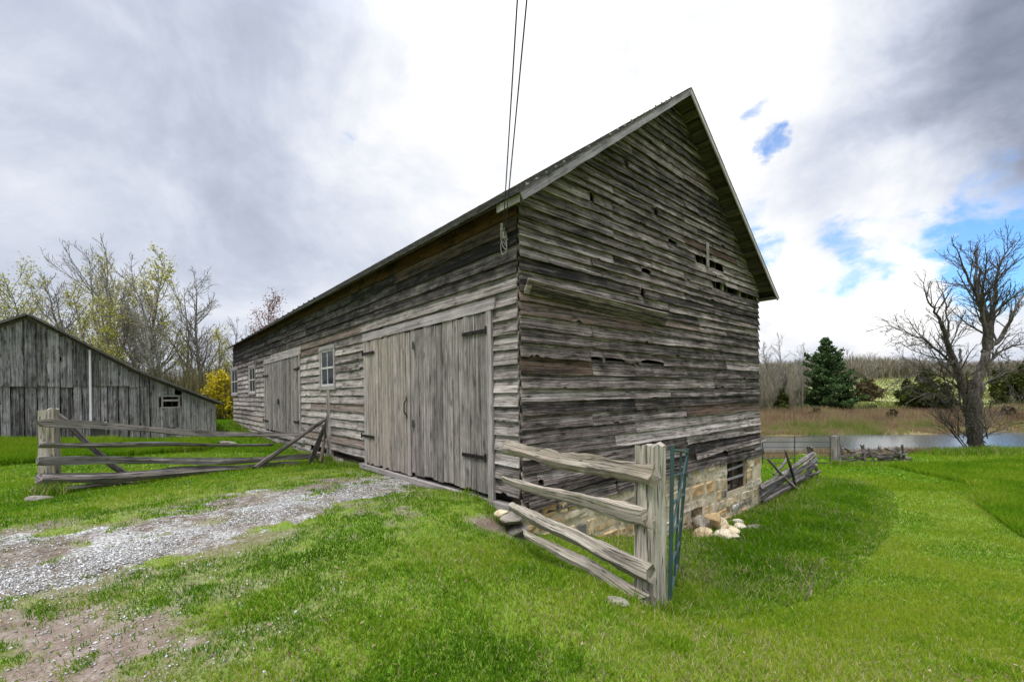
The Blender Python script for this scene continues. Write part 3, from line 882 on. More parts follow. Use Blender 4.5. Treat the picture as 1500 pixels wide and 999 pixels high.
def cut(a, b, holes):
    segs = [(a, b)]
    for h0, h1 in holes:
        nx_ = []
        for s0, s1 in segs:
            if h1 <= s0 or h0 >= s1: nx_.append((s0, s1)); continue
            if h0 > s0: nx_.append((s0, h0))
            if h1 < s1: nx_.append((h1, s1))
        segs = nx_
    return [s for s in segs if s[1] - s[0] > 0.02]

# ------------------------------------------------------------------ the big barn
def B(t, s, z, out_side=0.0, out_gable=0.0):
    """barn point: t metres back along the long wall, s metres along the gable, z above the camera's level"""
    q = C0 + D1 * (t - out_gable) + D2 * (s - out_side)
    return Vector((q.x, q.y, z))
ET = Vector((D1.x, D1.y, 0)); ES = Vector((D2.x, D2.y, 0)); EZ = Vector((0, 0, 1))
def gpx(px, py):
    """(s, z) on the gable plane under a photo pixel"""
    d = pix_dir(px, py)
    k = (C0.x * D1.x + C0.y * D1.y) / (d.x * D1.x + d.y * D1.y)
    p = d * k
    return ((p.x - C0.x) * D2.x + (p.y - C0.y) * D2.y, p.z)
def spx(px, py):
    """(t, z) on the long wall under a photo pixel"""
    d = pix_dir(px, py)
    k = (C0.x * D2.x + C0.y * D2.y) / (d.x * D2.x + d.y * D2.y)
    p = d * k
    return ((p.x - C0.x) * D1.x + (p.y - C0.y) * D1.y, p.z)

PITCH = 0.738
Z_EAVE_WALL = 2.73
Z_RIDGE_WALL = Z_EAVE_WALL + PITCH * BWID / 2
barn = thing('barn', 'long weathered grey timber barn with double plank doors on a stone foundation', 'barn', B(0, 0, -1.6))
DOOR1 = (0.553, 5.212, -1.50, 1.24)
DOOR2 = (10.34, 15.30, -1.28, 1.32)
WINS = []
for (x0, x1, y0, y1) in ((473, 491, 510, 566), (367, 375, 537, 575), (341, 349, 540, 577)):
    t0, zt = spx(x1, y0); t1, zb = spx(x0, y1)
    WINS.append((t0, t1, zb, zt))

# --- long wall
mb = MB()
z = -2.05; row = 0
while z < Z_EAVE_WALL:
    wd = 0.205 + RN.uniform(-0.012, 0.012)
    if z + wd > Z_EAVE_WALL - 0.13: wd = Z_EAVE_WALL - 0.035 - z
    holes = []
    for (a, b_, z0, z1) in (DOOR1, DOOR2):
        if z + wd > z0 - 0.1 and z < z1 - 0.06: holes.append((a - 0.02, b_ + 0.02))
    for (a, b_, z0, z1) in WINS:
        if z + wd * 0.8 > z0 and z + wd * 0.2 < z1: holes.append((a, b_))
    joints = []
    x = RN.uniform(2.5, 5.5)
    while x < BL: joints.append(x); x += RN.choice([2.4, 3.0, 3.6, 4.2, 4.8])
    zlow = -1.62
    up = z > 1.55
    for s0, s1 in cut(0.0, BL, holes):
        e = [s0] + [j for j in joints if s0 + .3 < j < s1 - .3] + [s1]
        for a, b_ in zip(e[:-1], e[1:]):
            if z < zlow and a < 6: continue
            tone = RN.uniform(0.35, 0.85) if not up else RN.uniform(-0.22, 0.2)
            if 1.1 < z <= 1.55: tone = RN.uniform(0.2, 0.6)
            br_ = 0.0
            if z > 2.25: br_ = RN.uniform(0.55, 1.0)
            elif RN.random() < 0.03: br_ = 0.5
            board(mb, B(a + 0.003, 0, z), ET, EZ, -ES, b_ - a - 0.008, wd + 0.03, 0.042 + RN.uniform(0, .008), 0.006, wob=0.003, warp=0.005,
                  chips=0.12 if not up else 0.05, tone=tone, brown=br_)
    if z + wd > Z_EAVE_WALL - 0.1: break
    z += wd; row += 1
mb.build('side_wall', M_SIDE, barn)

# --- gable wall
HOLES_G, NOTCH = [], []
def vent(x0, x1, px, py):
    zc = gpx(px, py)[1]
    HOLES_G.append((gpx(x0, py)[0], gpx(x1, py)[0], zc))
vent(1017, 1058, 1037, 384); vent(1042, 1107, 1075, 429)
for (x0, x1, y, dep) in ((936, 950, 396, .06), (976, 988, 348, .06), (861, 867, 292, .14), (954, 959, 309, .10), (934, 940, 428, .14), (911, 915, 235, .14), (936, 969, 531, .06), (882, 912, 527, .045), (861, 878, 524, .05),
                         (783, 791, 700, .08)):
    sa, za = gpx(x0, y); sb, _ = gpx(x1, y)
    NOTCH.append((sa, sb, za, dep))
def slope_s(zz):
    return max(0.0, (zz - Z_EAVE_WALL) / PITCH)
STUDS = [1.55, 2.15, 2.75, 3.35, 3.95, 4.6, 5.2, 5.9, 6.55, 7.2]
mb = MB()
z = -1.72
while z < Z_RIDGE_WALL - 0.1:
    wd = 0.198 + RN.uniform(-0.02, 0.02) if z < 1.2 else 0.152 + RN.uniform(-0.02, 0.02)
    if RN.random() < 0.1: wd *= 0.8
    zm = z + wd * 0.6
    s0, s1 = slope_s(zm), BWID - slope_s(zm)
    holes = [(a, b_) for a, b_, zc in HOLES_G if z < zc <= z + wd]
    nts = [n_ for n_ in NOTCH if z < n_[2] <= z + wd]
    js = sorted(RN.sample(STUDS, RN.choice([1, 2, 2, 3])))
    for a0, b0 in cut(s0, s1, holes):
        e = [a0] + [j for j in js if a0 + .4 < j < b0 - .4] + [b0]
        for a, b_ in zip(e[:-1], e[1:]):
            tone = min(1, max(0, RN.gauss(0.46, 0.20)))
            if z > 3.2: tone *= 0.75
            if z < -1.35 and 3.0 < a < 6: continue
            br_ = 0.0
            if RN.random() < 0.05: br_ = RN.uniform(0.4, 0.9)
            if a < s0 + .1 and 0.2 < z < 1.3 and RN.random() < .5: br_ = 0.6
            tilt = RN.uniform(-0.006, 0.006)
            vz = (EZ + ES * 0).normalized()
            uu = (ES + EZ * tilt).normalized()
            zz = z - tilt * (b_ - a) / 2
            board(mb, B(0, a + 0.003, zz), uu, vz, -ET, b_ - a - 0.010, wd + 0.035, 0.046 + RN.uniform(-.005, .016), 0.004,
                  wob=0.006, warp=0.012, chips=0.2, tone=tone, brown=br_, step=0.22,
                  notch=[(n_[0] - a, n_[1] - a, n_[3]) for n_ in nts])
    z += wd
# the long plank that has come loose and curls away from the wall
p0, p1 = gpx(764, 413), gpx(968, 463)
L = p1[0] - p0[0]
for i in range(2):
    board(mb, B(0, p0[0] + i * 0.1, p0[1] - 0.12 - i * 0.02), (ES * L + EZ * (p1[1] - p0[1])).normalized(), (EZ * 0.75 - ET * 0.65).normalized(), (-ET * 0.75 - EZ * 0.65).normalized(),
          L - i * 0.1, 0.20 - i * 0.06, 0.05 + i * 0.03, 0.03 + i * 0.03, T=0.03, wob=0.012, warp=0.02, tone=0.72 - i * 0.35, brown=0.15, chips=0.8)
mb.build('gable_wall', M_GABLE, barn)
# pieces across the vent holes
M1 = lambda: mb.build('stud', M_SIDE, barn)
mb = MB(); mb.cur = (0.6, 0, 0.5)
a = gpx(1033, 392); b_ = gpx(1036, 358)
mb.box(B(0, a[0] - 0.03, a[1], 0, 0.062), EZ * (b_[1] - a[1]), ES * 0.10, ET * 0.022); M1(); mb = MB()
a = gpx(1060, 440)
mb.box(B(0, a[0], a[1], 0, -0.03), EZ * 0.55, ES * 0.10, ET * 0.05); M1(); mb = MB()
a = gpx(1085, 446)
mb.box(B(0, a[0], a[1], 0, -0.03), EZ * 0.55, ES * 0.10, ET * 0.05)
mb.build('stud', M_SIDE, barn)

# --- far walls (plain boarding) and the frame behind the corners
mb = MB()
z = -1.5
while z < Z_EAVE_WALL:
    board(mb, B(0, BWID, z), ET, EZ, ES, BL, 0.24, 0.03, 0.01, step=1.0, warp=0.0)
    s_ = slope_s(z)
    z += 0.21
z = -1.7
while z < Z_RIDGE_WALL - 0.1:
    s_ = slope_s(z + .1)
    board(mb, B(BL, s_, z), ES, EZ, ET, BWID - 2 * s_, 0.24, 0.03, 0.01, step=1.0, warp=0.0)
    z += 0.21
mb.build('far_wall', M_GABLE, barn)
mb = MB(); mb.cur = (0.4, 0, .5)
for t_, s_ in ((0.03, 0.03), (0.03, BWID - 0.2), (BL - 0.2, 0.03), (BL - .2, BWID - .2)):
    mb.box(B(t_, s_, -1.55), EZ * (Z_EAVE_WALL + 1.5), ET * 0.17, ES * 0.17)
mb.box(B(0.03, 0.22, -1.66), ES * (BWID - 0.45), EZ * 0.18, ET * 0.2)
for s_ in np.arange(0.6, BWID, 0.62):
    mb.box(B(0.05, s_, -1.5), EZ * (min(s_, BWID - s_) * PITCH + Z_EAVE_WALL + 1.45), ES * 0.05, ET * 0.1)
for t_ in np.arange(0.6, BL, 0.95):
    for s_ in (0, 1):
        O = B(t_, 0.06, Z_EAVE_WALL + 0.06 * PITCH - 0.10) if s_ == 0 else B(t_, BWID + 0.34, Z_EAVE_WALL - 0.34 * PITCH - 0.10)
        hw = BWID / 2 + (-0.06 if s_ == 0 else 0.34)
        e = (ES if s_ == 0 else -ES) * hw + EZ * (PITCH * hw)
        mb.box(O, e, ET * 0.05, EZ * 0.09)
mb.build('frame', M_BEAM, barn)
mb = MB(); mb.box(B(0.25, 0.2, -1.60), ET * (BL - .5), ES * (BWID - .4), EZ * 0.06); mb.build('floor', M_BEAM, barn)

# --- roof: sheathing boards, cedar shingles, rake boards
OG = 0.376
OE, LSL = 0.393, 0
OEs = (0.27, 0.393)
LSLs = [(BWID / 2 + o) * math.hypot(1, PITCH) for o in OEs]
mb = MB()
UPL = Vector((D2.x, D2.y, PITCH)).normalized(); UPR = Vector((-D2.x, -D2.y, PITCH)).normalized()
NL = Vector((-D2.x * PITCH, -D2.y * PITCH, 1)).normalized(); NR = Vector((D2.x * PITCH, D2.y * PITCH, 1)).normalized()
for side in (0, 1):
    up_, nn = (UPL, NL) if side == 0 else (UPR, NR)
    OE, LSL = OEs[side], LSLs[side]
    k = 0.0
    while k < LSL - 0.02:
        wd = min(RN.uniform(0.19, 0.26), LSL - k)
        if side == 0: O = B(-OG + 0.03, -OE, Z_EAVE_WALL + 0.0 - OE * PITCH) + up_ * k
        else: O = B(-OG + 0.03, BWID + OE, Z_EAVE_WALL - OE * PITCH) + up_ * k
        x = 0.0
        while x < BL + 2 * OG - 0.05:
            l = min(RN.uniform(3.0, 4.8), BL + 2 * OG - 0.05 - x)
            mb.cur = (RN.uniform(0.1, 0.6), 0.0, RN.random())
            mb.box(O + ET * x + nn * RN.uniform(0, 0.006), ET * (l - 0.006), up_ * (wd - 0.012), nn * 0.022)
            x += l
        k += wd
roof = mb.build('roof', M_BEAM, barn)
mb = MB()
for side in (0, 1):
    up_, nn = (UPL, NL) if side == 0 else (UPR, NR)
    OE, LSL = OEs[side], LSLs[side]
    k = -0.05; r_ = 0
    while k < LSL - 0.03:
        base = B(-OG, -OE, Z_EAVE_WALL - OE * PITCH) if side == 0 else B(-OG, BWID + OE, Z_EAVE_WALL - OE * PITCH)
        x = -0.015
        while x < BL + 2 * OG:
            wd = RN.uniform(0.11, 0.26)
            x += wd
            mb.cur = (RN.random(), 0, RN.random())
            j = RN.uniform(-0.02, 0.015)
            sl_ = min(0.36, LSL - k - j + 0.02)
            mb.box(base + ET * x + up_ * (k + j) + nn * (0.034 + RN.uniform(0, .006) + (r_ % 2) * .001), up_ * sl_ + nn * -0.010, -ET * (wd - 0.006), nn * 0.011)
        k += 0.145; r_ += 1
mb.build('shingles', M_SHING, roof)
mb = MB()
for side in (0, 1):
    up_, nn = (UPL, NL) if side == 0 else (UPR, NR)
    OE, LSL = OEs[side], LSLs[side]
    base = B(-OG, -OE - 0.0, Z_EAVE_WALL - (OE + .0) * PITCH) if side == 0 else B(-OG, BWID + OE + .02, Z_EAVE_WALL - (OE + .02) * PITCH)
    mb.cur = (0.55 if side == 0 else 0.75, 0, 0.5)
    if side == 0:
        board(mb, base - nn * 0.075 - ET * 0.002, up_, nn, -ET, LSL + 0.04, 0.105, 0.0, 0.0, T=0.024, wob=0.002, warp=0.0, tone=0.18)
    else:
        board(mb, base - nn * 0.06 - ET * 0.002, up_, nn, -ET, LSL + 0.02, 0.09, 0.0, 0.0, T=0.024, wob=0.002, warp=0.0, tone=0.7)
mb.build('rake_board', M_RAKE, roof)
OE, LSL = OEs[1], LSLs[1]
# lookout blocks under the right hand overhang
for k in np.arange(0.35, LSL - 0.2, 0.62):
    mb = MB(); mb.cur = (RN.uniform(0.2, 0.7), 0, .5)
    O = B(-OG + 0.03, BWID + OE, Z_EAVE_WALL - OE * PITCH) + UPR * k - NR * 0.05
    mb.box(O, ET * (OG - 0.05), UPR * RN.uniform(0.08, 0.2), NR * 0.045)
    mb.build('lookout', M_BEAM, roof)
O = B(-OG + 0.02, BWID + OE - 0.02, Z_EAVE_WALL - OE * PITCH - 0.03)
mb = MB(); mb.box(O, ET * 0.6, -ES * 0.35, EZ * 0.02)
mb.build('soffit_board', M_BEAM, roof)
mb = MB(); mb.cur = (0.75, 0, .5)
a = B(-OG + 0.03, -OEs[0] - 0.015, Z_EAVE_WALL - OEs[0] * PITCH - 0.085)
mb.box(a, ET * 0.45, ES * 0.02, EZ * 0.10)
mb.build('eave_board', M_TRIM, roof)

# --- doors
def plank_leaf(name, t0, t1, z0, z1, pw, tone0, tone1, brown=0.0, out=0.055):
    mb = MB()
    x = t0
    while x < t1 - 0.01:
        w = min(pw * RN.uniform(0.8, 1.2), t1 - x)
        if t1 - x - w < 0.06: w = t1 - x
        f = (x - t0) / (t1 - t0)
        board(mb, B(x + w - 0.003, 0, z0 + RN.uniform(-0.03, 0.02)), EZ, -ET, -ES, z1 - z0, w - RN.uniform(.008, .016), out + RN.uniform(0, .010), out + RN.uniform(0, .010), T=0.026,
              wob=0.0015, warp=0.004, tone=RN.uniform(tone0, tone1), brown=brown * RN.random(), step=0.5)
        x += w
    return mb.build(name, M_DOOR, barn)
def hinge(px0, px1, py, door, flip=False):
    ta, zz = spx(px0, py); tb, _ = spx(px1, py)
    mb = MB()
    mb.box(B(tb, 0, zz - 0.03, 0.075), ET * (ta - tb), EZ * 0.055, -ES * 0.012)
    for q in (0.15, 0.5, 0.85):
        mb.box(B(tb + (ta - tb) * q, 0, zz - 0.015, 0.087), ET * 0.03, EZ * 0.03, -ES * 0.008)
    e = ta if flip else tb
    mb.tube([B(e, 0, zz - 0.06, 0.085), B(e, 0, zz + 0.06, 0.085)], 0.016, 8)
    mb.build('hinge', M_IRON, door)
d = DOOR1
tm = spx(606, 600)[0]
right = plank_leaf('door', d[0] + 0.10, tm - 0.012, d[2] + 0.02, d[3] - 0.02, 0.17, 0.15, 0.60, 0.0)
left = plank_leaf('door', tm + 0.012, d[1] - 0.10, d[2] - 0.02, d[3] - 0.02, 0.14, 0.35, 0.80, 0.45)
right['label'] = 'grey plank leaf of the near double door'; left['label'] = 'paler tan plank leaf of the near double door'
hinge(683, 718, 491, right); hinge(683, 717, 664, right)
hinge(536, 553, 519, left, True); hinge(535, 553, 637, left, True)
ta, zh = spx(601, 586)
mb = MB()
mb.tube([B(ta, 0, zh + 0.0, 0.09), B(ta, 0, zh - 0.05, 0.13), B(ta, 0, zh - 0.22, 0.135), B(ta, 0, zh - 0.28, 0.09)], 0.012, 8)
mb.box(B(ta - 0.02, 0, zh - 0.01, 0.083), EZ * 0.08, ET * 0.04, -ES * 0.008); mb.box(B(ta - 0.02, 0, zh - 0.34, 0.083), EZ * 0.08, ET * 0.04, -ES * 0.008)
mb.build('handle', M_IRON, left)
for py in (507, 620):
    tt, zz = spx(609, py); mb = MB()
    mb.box(B(tt - 0.09, 0, zz - 0.07, 0.086), ET * 0.07, EZ * 0.14, -ES * 0.006); mb.build('plate', M_GREY_METAL, right)
def door_frame(d, sill=True):
    mb = MB()
    mb.cur = (0.55, 0, .5)
    for (a, w) in ((d[0] - 0.02, 0.12), (d[1] - 0.10, 0.12)):
        board(mb, B(a + w, 0, d[2] - 0.08), EZ, -ET, -ES, d[3] - d[2] + 0.1, w, 0.072, 0.072, T=0.05, wob=0.001, warp=0, tone=RN.uniform(.5, .7))
    board(mb, B(d[0] - 0.10, 0, d[3] - 0.02), ET, EZ, -ES, d[1] - d[0] + 0.2, 0.17, 0.078, 0.060, T=0.035, wob=0.002, warp=0, tone=0.5, brown=0.0)
    mb.build('door_frame', M_TRIM, barn)
    if sill:
        mb = MB()
        board(mb, B(d[0] - 0.4, 0, d[2] - 0.17), ET, EZ, -ES, d[1] - d[0] + 0.7, 0.10, 0.10, 0.10, T=0.16, wob=0.004, warp=0.004, tone=0.5)
        mb.build('door_sill', M_TRIM, barn)
door_frame(DOOR1)
d = DOOR2
tm2 = (d[0] + d[1]) / 2 + 0.1
r2 = plank_leaf('door', d[0] + 0.10, tm2 - 0.01, d[2], d[3] - 0.02, 0.2, 0.05, 0.45)
l2 = plank_leaf('door', tm2 + 0.01, d[1] - 0.10, d[2], d[3] - 0.02, 0.2, 0.10, 0.5)
door_frame(DOOR2)
hinge(434, 442, 541, r2); hinge(434, 442, 617, r2); hinge(389, 396, 551, l2, True); hinge(389, 396, 615, l2, True)
ta, zh = spx(412, 588); mb = MB(); mb.box(B(ta, 0, zh - .1, 0.083), ET * 0.12, EZ * 0.2, -ES * 0.03); mb.build('latch', M_GREY_METAL, l2)

# --- windows
for i, (t0, t1, z0, z1) in enumerate(WINS):
    mb = MB(); mb.cur = (0.6, 0, .5)
    w = 0.10
    for (a, l, zz, h) in ((t0 - w, w, z0 - w, z1 - z0 + 2 * w), (t1, w, z0 - w, z1 - z0 + 2 * w)):
        mb.box(B(a, 0, zz, 0.062), EZ * h, ET * l, ES * 0.06)
    mb.box(B(t0 - w - .03, 0, z1, 0.066), ET * (t1 - t0 + 2 * w + .06), EZ * w, ES * 0.06)
    mb.box(B(t0 - w - .03, 0, z0 - w, 0.072), ET * (t1 - t0 + 2 * w + .06), EZ * w, ES * 0.07)
    wn = mb.build('window', M_TRIM, barn)
    mb = MB(); b_ = 0.055; zo = 0.045
    mb.box(B(t0, 0, z0, zo), EZ * (z1 - z0), ET * b_, ES * 0.035); mb.box(B(t1 - b_, 0, z0, zo), EZ * (z1 - z0), ET * b_, ES * 0.035)
    mb.box(B(t0 + b_, 0, z0, zo), ET * (t1 - t0 - 2 * b_), EZ * b_, ES * 0.035); mb.box(B(t0 + b_, 0, z1 - b_, zo), ET * (t1 - t0 - 2 * b_), EZ * b_, ES * 0.035)
    mb.box(B((t0 + t1) / 2 - .018, 0, z0 + b_, zo - .003), EZ * (z1 - z0 - 2 * b_), ET * .036, ES * 0.028)
    nrow = 2 if i < 2 else 2
    for r_ in range(1, nrow):
        zz = z0 + (z1 - z0) * r_ / nrow
        mb.box(B(t0 + b_, 0, zz - .025, zo - .001), ET * (t1 - t0 - 2 * b_), EZ * .05, ES * 0.03)
    mb.build('sash', M_SASH, wn)
    mb = MB(); mb.box(B(t0 + .02, 0, z0 + .02, 0.028), ET * (t1 - t0 - .04), EZ * (z1 - z0 - .04), ES * 0.006); mb.build('pane', M_GLASS, wn)
# little dark vent near the far end
tv, zv = spx(344, 626)
mb = MB(); mb.box(B(tv - .25, 0, zv - .1, 0.05), ET * 0.5, EZ * 0.22, ES * 0.02); mb.build('vent', M_BEAM, barn)

# --- stone foundation
def pillow(mb, O, u, v, n, L, Wd, dep, seed):
    r = random.Random(seed)
    N = 4
    j = [[(r.uniform(-.5, .5), r.uniform(-.5, .5)) for _ in range(N + 1)] for _ in range(N + 1)]
    gr = []
    for a in range(N + 1):
        rw = []
        for b_ in range(N + 1):
            fa, fb = a / N, b_ / N
            edge = min(fa, 1 - fa, fb, 1 - fb)
            bul = dep * (-.3 if edge == 0 else 0.86 + r.uniform(-.22, .22))
            # rounded corners
            ca = (fa - .5) * 2; cb = (fb - .5) * 2
            k = 1 - 0.10 * (abs(ca) * abs(cb)) ** 2
            p = O + u * (L * (.5 + ca * k * .5) + j[a][b_][0] * .02) + v * (Wd * (.5 + cb * k * .5) + j[a][b_][1] * .02) + n * bul
            if 0 < edge < 0.3: p = O + u * (L * (.5 + ca * .5 * 1.55) + j[a][b_][0] * .02) + v * (Wd * (.5 + cb * .5 * 1.5) + j[a][b_][1] * .02) + n * bul
            rw.append(mb.vert(p, (fa, fb)))
        gr.append(rw)
    fl = u.cross(v).dot(n) < 0
    for a in range(N):
        for b_ in range(N):
            f = (gr[a][b_], gr[a + 1][b_], gr[a + 1][b_ + 1], gr[a][b_ + 1])
            mb.f.append(f[::-1] if fl else f)
w0, w1 = gpx(1064, 722), gpx(1092, 664)
FW = (w0[0], w1[0], w0[1], -1.50)      # basement window
GAPS = [(gpx(1010, 700)[0], gpx(1026, 700)[0], -2.75, -2.5)]
mb = MB()
z = -3.9; k = 0
while z < -1.66:
    hh = RN.uniform(0.12, 0.30)
    if z + hh > -1.62: hh = -1.60 - z
    if hh < 0.04: break
    x = -0.05 + RN.uniform(0, .05)
    while x < BWID:
        ln = RN.choice([RN.uniform(0.18, 0.35), RN.uniform(0.3, 0.75)])
        if x + ln > BWID - .1: ln = BWID - x
        mid = x + ln / 2
        c = RN.choice([0.05, 0.2, 0.25, 0.3, 0.42, 0.5, 0.55, 0.63, 0.78, 0.82, 0.95]) + RN.uniform(-.06, .06)
        skip = False
        a, b_ = x, x + ln
        if z + hh > FW[2] and z < FW[3]:
            if a < FW[1] and b_ > FW[0]:
                if mid < FW[0] or a < FW[0] - .12: b_ = FW[0]
                elif b_ > FW[1] + .12: a = FW[1]
                else: skip = True
        for g in GAPS:
            if g[0] < mid < g[1] and g[2] < z + hh / 2 < g[3]: skip = True
        if not skip and b_ - a > .06:
            mb.cur = (c, 0, RN.random())
            tl = RN.uniform(-.05, .05)
            pillow(mb, B(0, a + .010, z + .008 + RN.uniform(-.012, .012) - tl * ln / 2, 0, 0.0), ES + EZ * tl, EZ, -ET, b_ - a - .02, (hh - .014) * RN.uniform(.86, 1.05), RN.uniform(.025, .07), k)
        k += 1
        x += ln
    z += hh
# the short return of stone under the near corner of the long wall
for i in range(12):
    mb.cur = (RN.choice([0.05, .1, .25, .4, .95]), 0, .5)
    pillow(mb, B(RN.uniform(0, .35) if i < 8 else RN.uniform(.4, 1.0), 0, -1.66 - 0.1 * i % .45 - .1, 0.0), ET, EZ, -ES, RN.uniform(.25, .45), RN.uniform(.14, .2), .06, 900 + i)
fnd = mb.build('foundation', M_STONE, barn)
mb = MB()
def slab(a, b_, z0, z1):
    mb.box(B(0.004, a, z0), ES * (b_ - a), EZ * (z1 - z0), ET * 0.4)
    nu, nv = max(2, int((b_ - a) / .07)), max(2, int((z1 - z0) / .06))
    gr = []
    for i in range(nu + 1):
        for j in range(nv + 1):
            ss, zz = a + (b_ - a) * i / nu, z0 + (z1 - z0) * j / nv
            o_ = .012 + .05 * (float(fbm(np.array([ss]), np.array([zz]), 2.6, 83)[0]) - .36) + (.012 if ss > 5.2 else 0)
            gr.append(mb.vert(B(0, ss, zz, 0, max(o_, .0)), (ss, zz)))
    for i in range(nu):
        for j in range(nv):
            q = i * (nv + 1) + j
            mb.f.append((gr[q], gr[q + nv + 1], gr[q + nv + 2], gr[q + 1]))
slab(0.0, GAPS[0][0], -3.9, -1.665)
slab(GAPS[0][0], GAPS[0][1], -3.9, GAPS[0][2]); slab(GAPS[0][0], GAPS[0][1], GAPS[0][3], -1.665)
slab(GAPS[0][1], FW[0], -3.9, -1.665)
slab(FW[0], FW[1], -3.9, FW[2]); slab(FW[1], BWID, -3.9, -1.60)
mb.box(B(0.41, 0.004, -3.0), ET * (BL - .5), EZ * 1.3, ES * 0.4)
mb.box(B(0.41, BWID - .41, -4.0), ET * (BL - .5), EZ * 2.3, ES * 0.4)
mb.box(B(BL - .42, 0.41, -4.0), ES * (BWID - .83), EZ * 2.3, ET * 0.4)
mb.build('mortar', M_MORTAR, fnd)
mb = MB()
fwid, fhgt = FW[1] - FW[0], FW[3] - FW[2]
mb.cur = (.5, .2, .5)
for a in (FW[0], FW[1] - .07): mb.box(B(0.06, a, FW[2]), EZ * fhgt, ES * .07, ET * .1)
mb.box(B(0.03, FW[0] - .05, FW[2] - .07), ES * (fwid + .1), EZ * .07, ET * .14)
win = mb.build('basement_window', M_BEAM, barn)
for q in (0.28, 0.52, 0.72):
    mb = MB(); mb.cur = (.75, 0, .5)
    mb.box(B(0.03, FW[0], FW[2] + fhgt * q), ES * fwid + EZ * RN.uniform(0.0, .06), EZ * .05, ET * .03); mb.build('bar', M_TRIM, win)
for q in (0.45,):
    mb = MB(); mb.cur = (.3, 0, .5)
    mb.box(B(0.08, FW[0] + fwid * q, FW[2]), EZ * fhgt, ES * .06, ET * .04); mb.build('bar', M_BEAM, win)
# sill beam ends and broken low boards over the stone
mb = MB()
for (x0, y0, x1, y1, wpx, tone, out) in ((783, 722, 905, 690, .16, .12, .05), (770, 740, 812, 727, .17, .45, .07), (950, 700, 1116, 662, .17, .4, .04), (900, 712, 960, 696, .16, .25, .045), (1015, 668, 1116, 642, .11, .62, .075)):
    a, b_ = gpx(x0, y0), gpx(x1, y1)
    dv = ES * (b_[0] - a[0]) + EZ * (b_[1] - a[1])
    board(mb, B(0, a[0], a[1] - .06, 0, .01), dv.normalized(), EZ, -ET, dv.length, wpx, out + .02, out, wob=.01, warp=.01, tone=tone, chips=.5)
mb.build('sill_board', M_GABLE, barn)
# insulators at the corner
for (px, py) in ((744, 340), (747, 352)):
    t_, z_ = spx(px, py)
    mb = MB()
    mb.tube([B(t_, 0, z_, .03), B(t_, 0, z_ + .0, .07), B(t_, 0, z_ + .02, .10)], .012, 6)
    mb.tube([B(t_, 0, z_ + .0, .10), B(t_, 0, z_ + .03, .10), B(t_, 0, z_ + .05, .10), B(t_, 0, z_ + .09, .10)], [.022, .035, .022, .03], 10)
    ins = mb.build('insulator', M_CERAM, barn)
mb = MB()
t_, z_ = spx(745, 335)
for i in range(4):
    pts = []
    for q in range(15):
        f = q / 14
        pts.append(B(t_ + .05 * math.sin(f * 6.28 + i), 0, z_ - .22 * math.sin(f * math.pi) * (1 + .25 * i), .09 + .02 * math.cos(f * 5 + i)))
    mb.tube(pts, .005, 5)
mb.build('wire_loops', M_CERAM, ins)

# ------------------------------------------------------------------ split rails, posts, rocks
def rail_mb(A, Bp, ra, rb, tone=0.5, seed=0, sides=7, bend=0.03, flat=0.75, seg=14):
    """a cleft rail: wedge-like uneven section, slightly bent and twisted, ends cut ragged"""
    r = random.Random(seed)
    mb = MB(); mb.cur = (tone, r.random() * .3, r.random())
    A, Bp = Vector(A), Vector(Bp)
    t = (Bp - A).normalized(); L = (Bp - A).length
    x = t.cross(Vector((0, 0, 1)))
    x = x.normalized() if x.length > 0.2 else Vector((1, 0, 0))
    y = x.cross(t).normalized()
    sh = [(r.uniform(.62, 1.24)) for _ in range(sides)]
    ph = [r.uniform(0, 6.28) for _ in range(8)]
    tw = r.uniform(-.5, .5); u0 = r.random() * 50
    rings = []
    for i in range(seg + 1):
        f = i / seg
        c = A.lerp(Bp, f) + y * bend * (math.sin(f * 3.1 + ph[0]) + .4 * math.sin(f * 9 + ph[1])) + x * bend * .7 * math.sin(f * 4 + ph[2])
        rad = ra + (rb - ra) * f
        rad *= 1 + .10 * math.sin(f * 11 + ph[3]) + r.uniform(-.05, .05)
        ring = []
        for k in range(sides):
            a = 2 * math.pi * k / sides + tw * f
            q = rad * sh[k] * (1 + .09 * math.sin(f * 17 + ph[k % 8]) + r.uniform(-.06, .06))
            e = t * (r.uniform(-.07, .06) if i in (0, seg) else 0)
            ring.append(mb.vert(c + x * math.cos(a) * q * flat + y * math.sin(a) * q + e, (u0 + f * L, k * rad)))
        rings.append(ring)
    for i in range(seg):
        for k in range(sides):
            k2 = (k + 1) % sides
            mb.f.append((rings[i][k], rings[i][k2], rings[i + 1][k2], rings[i + 1][k]))
    mb.f.append(tuple(rings[0][::-1])); mb.f.append(tuple(rings[-1]))
    return mb
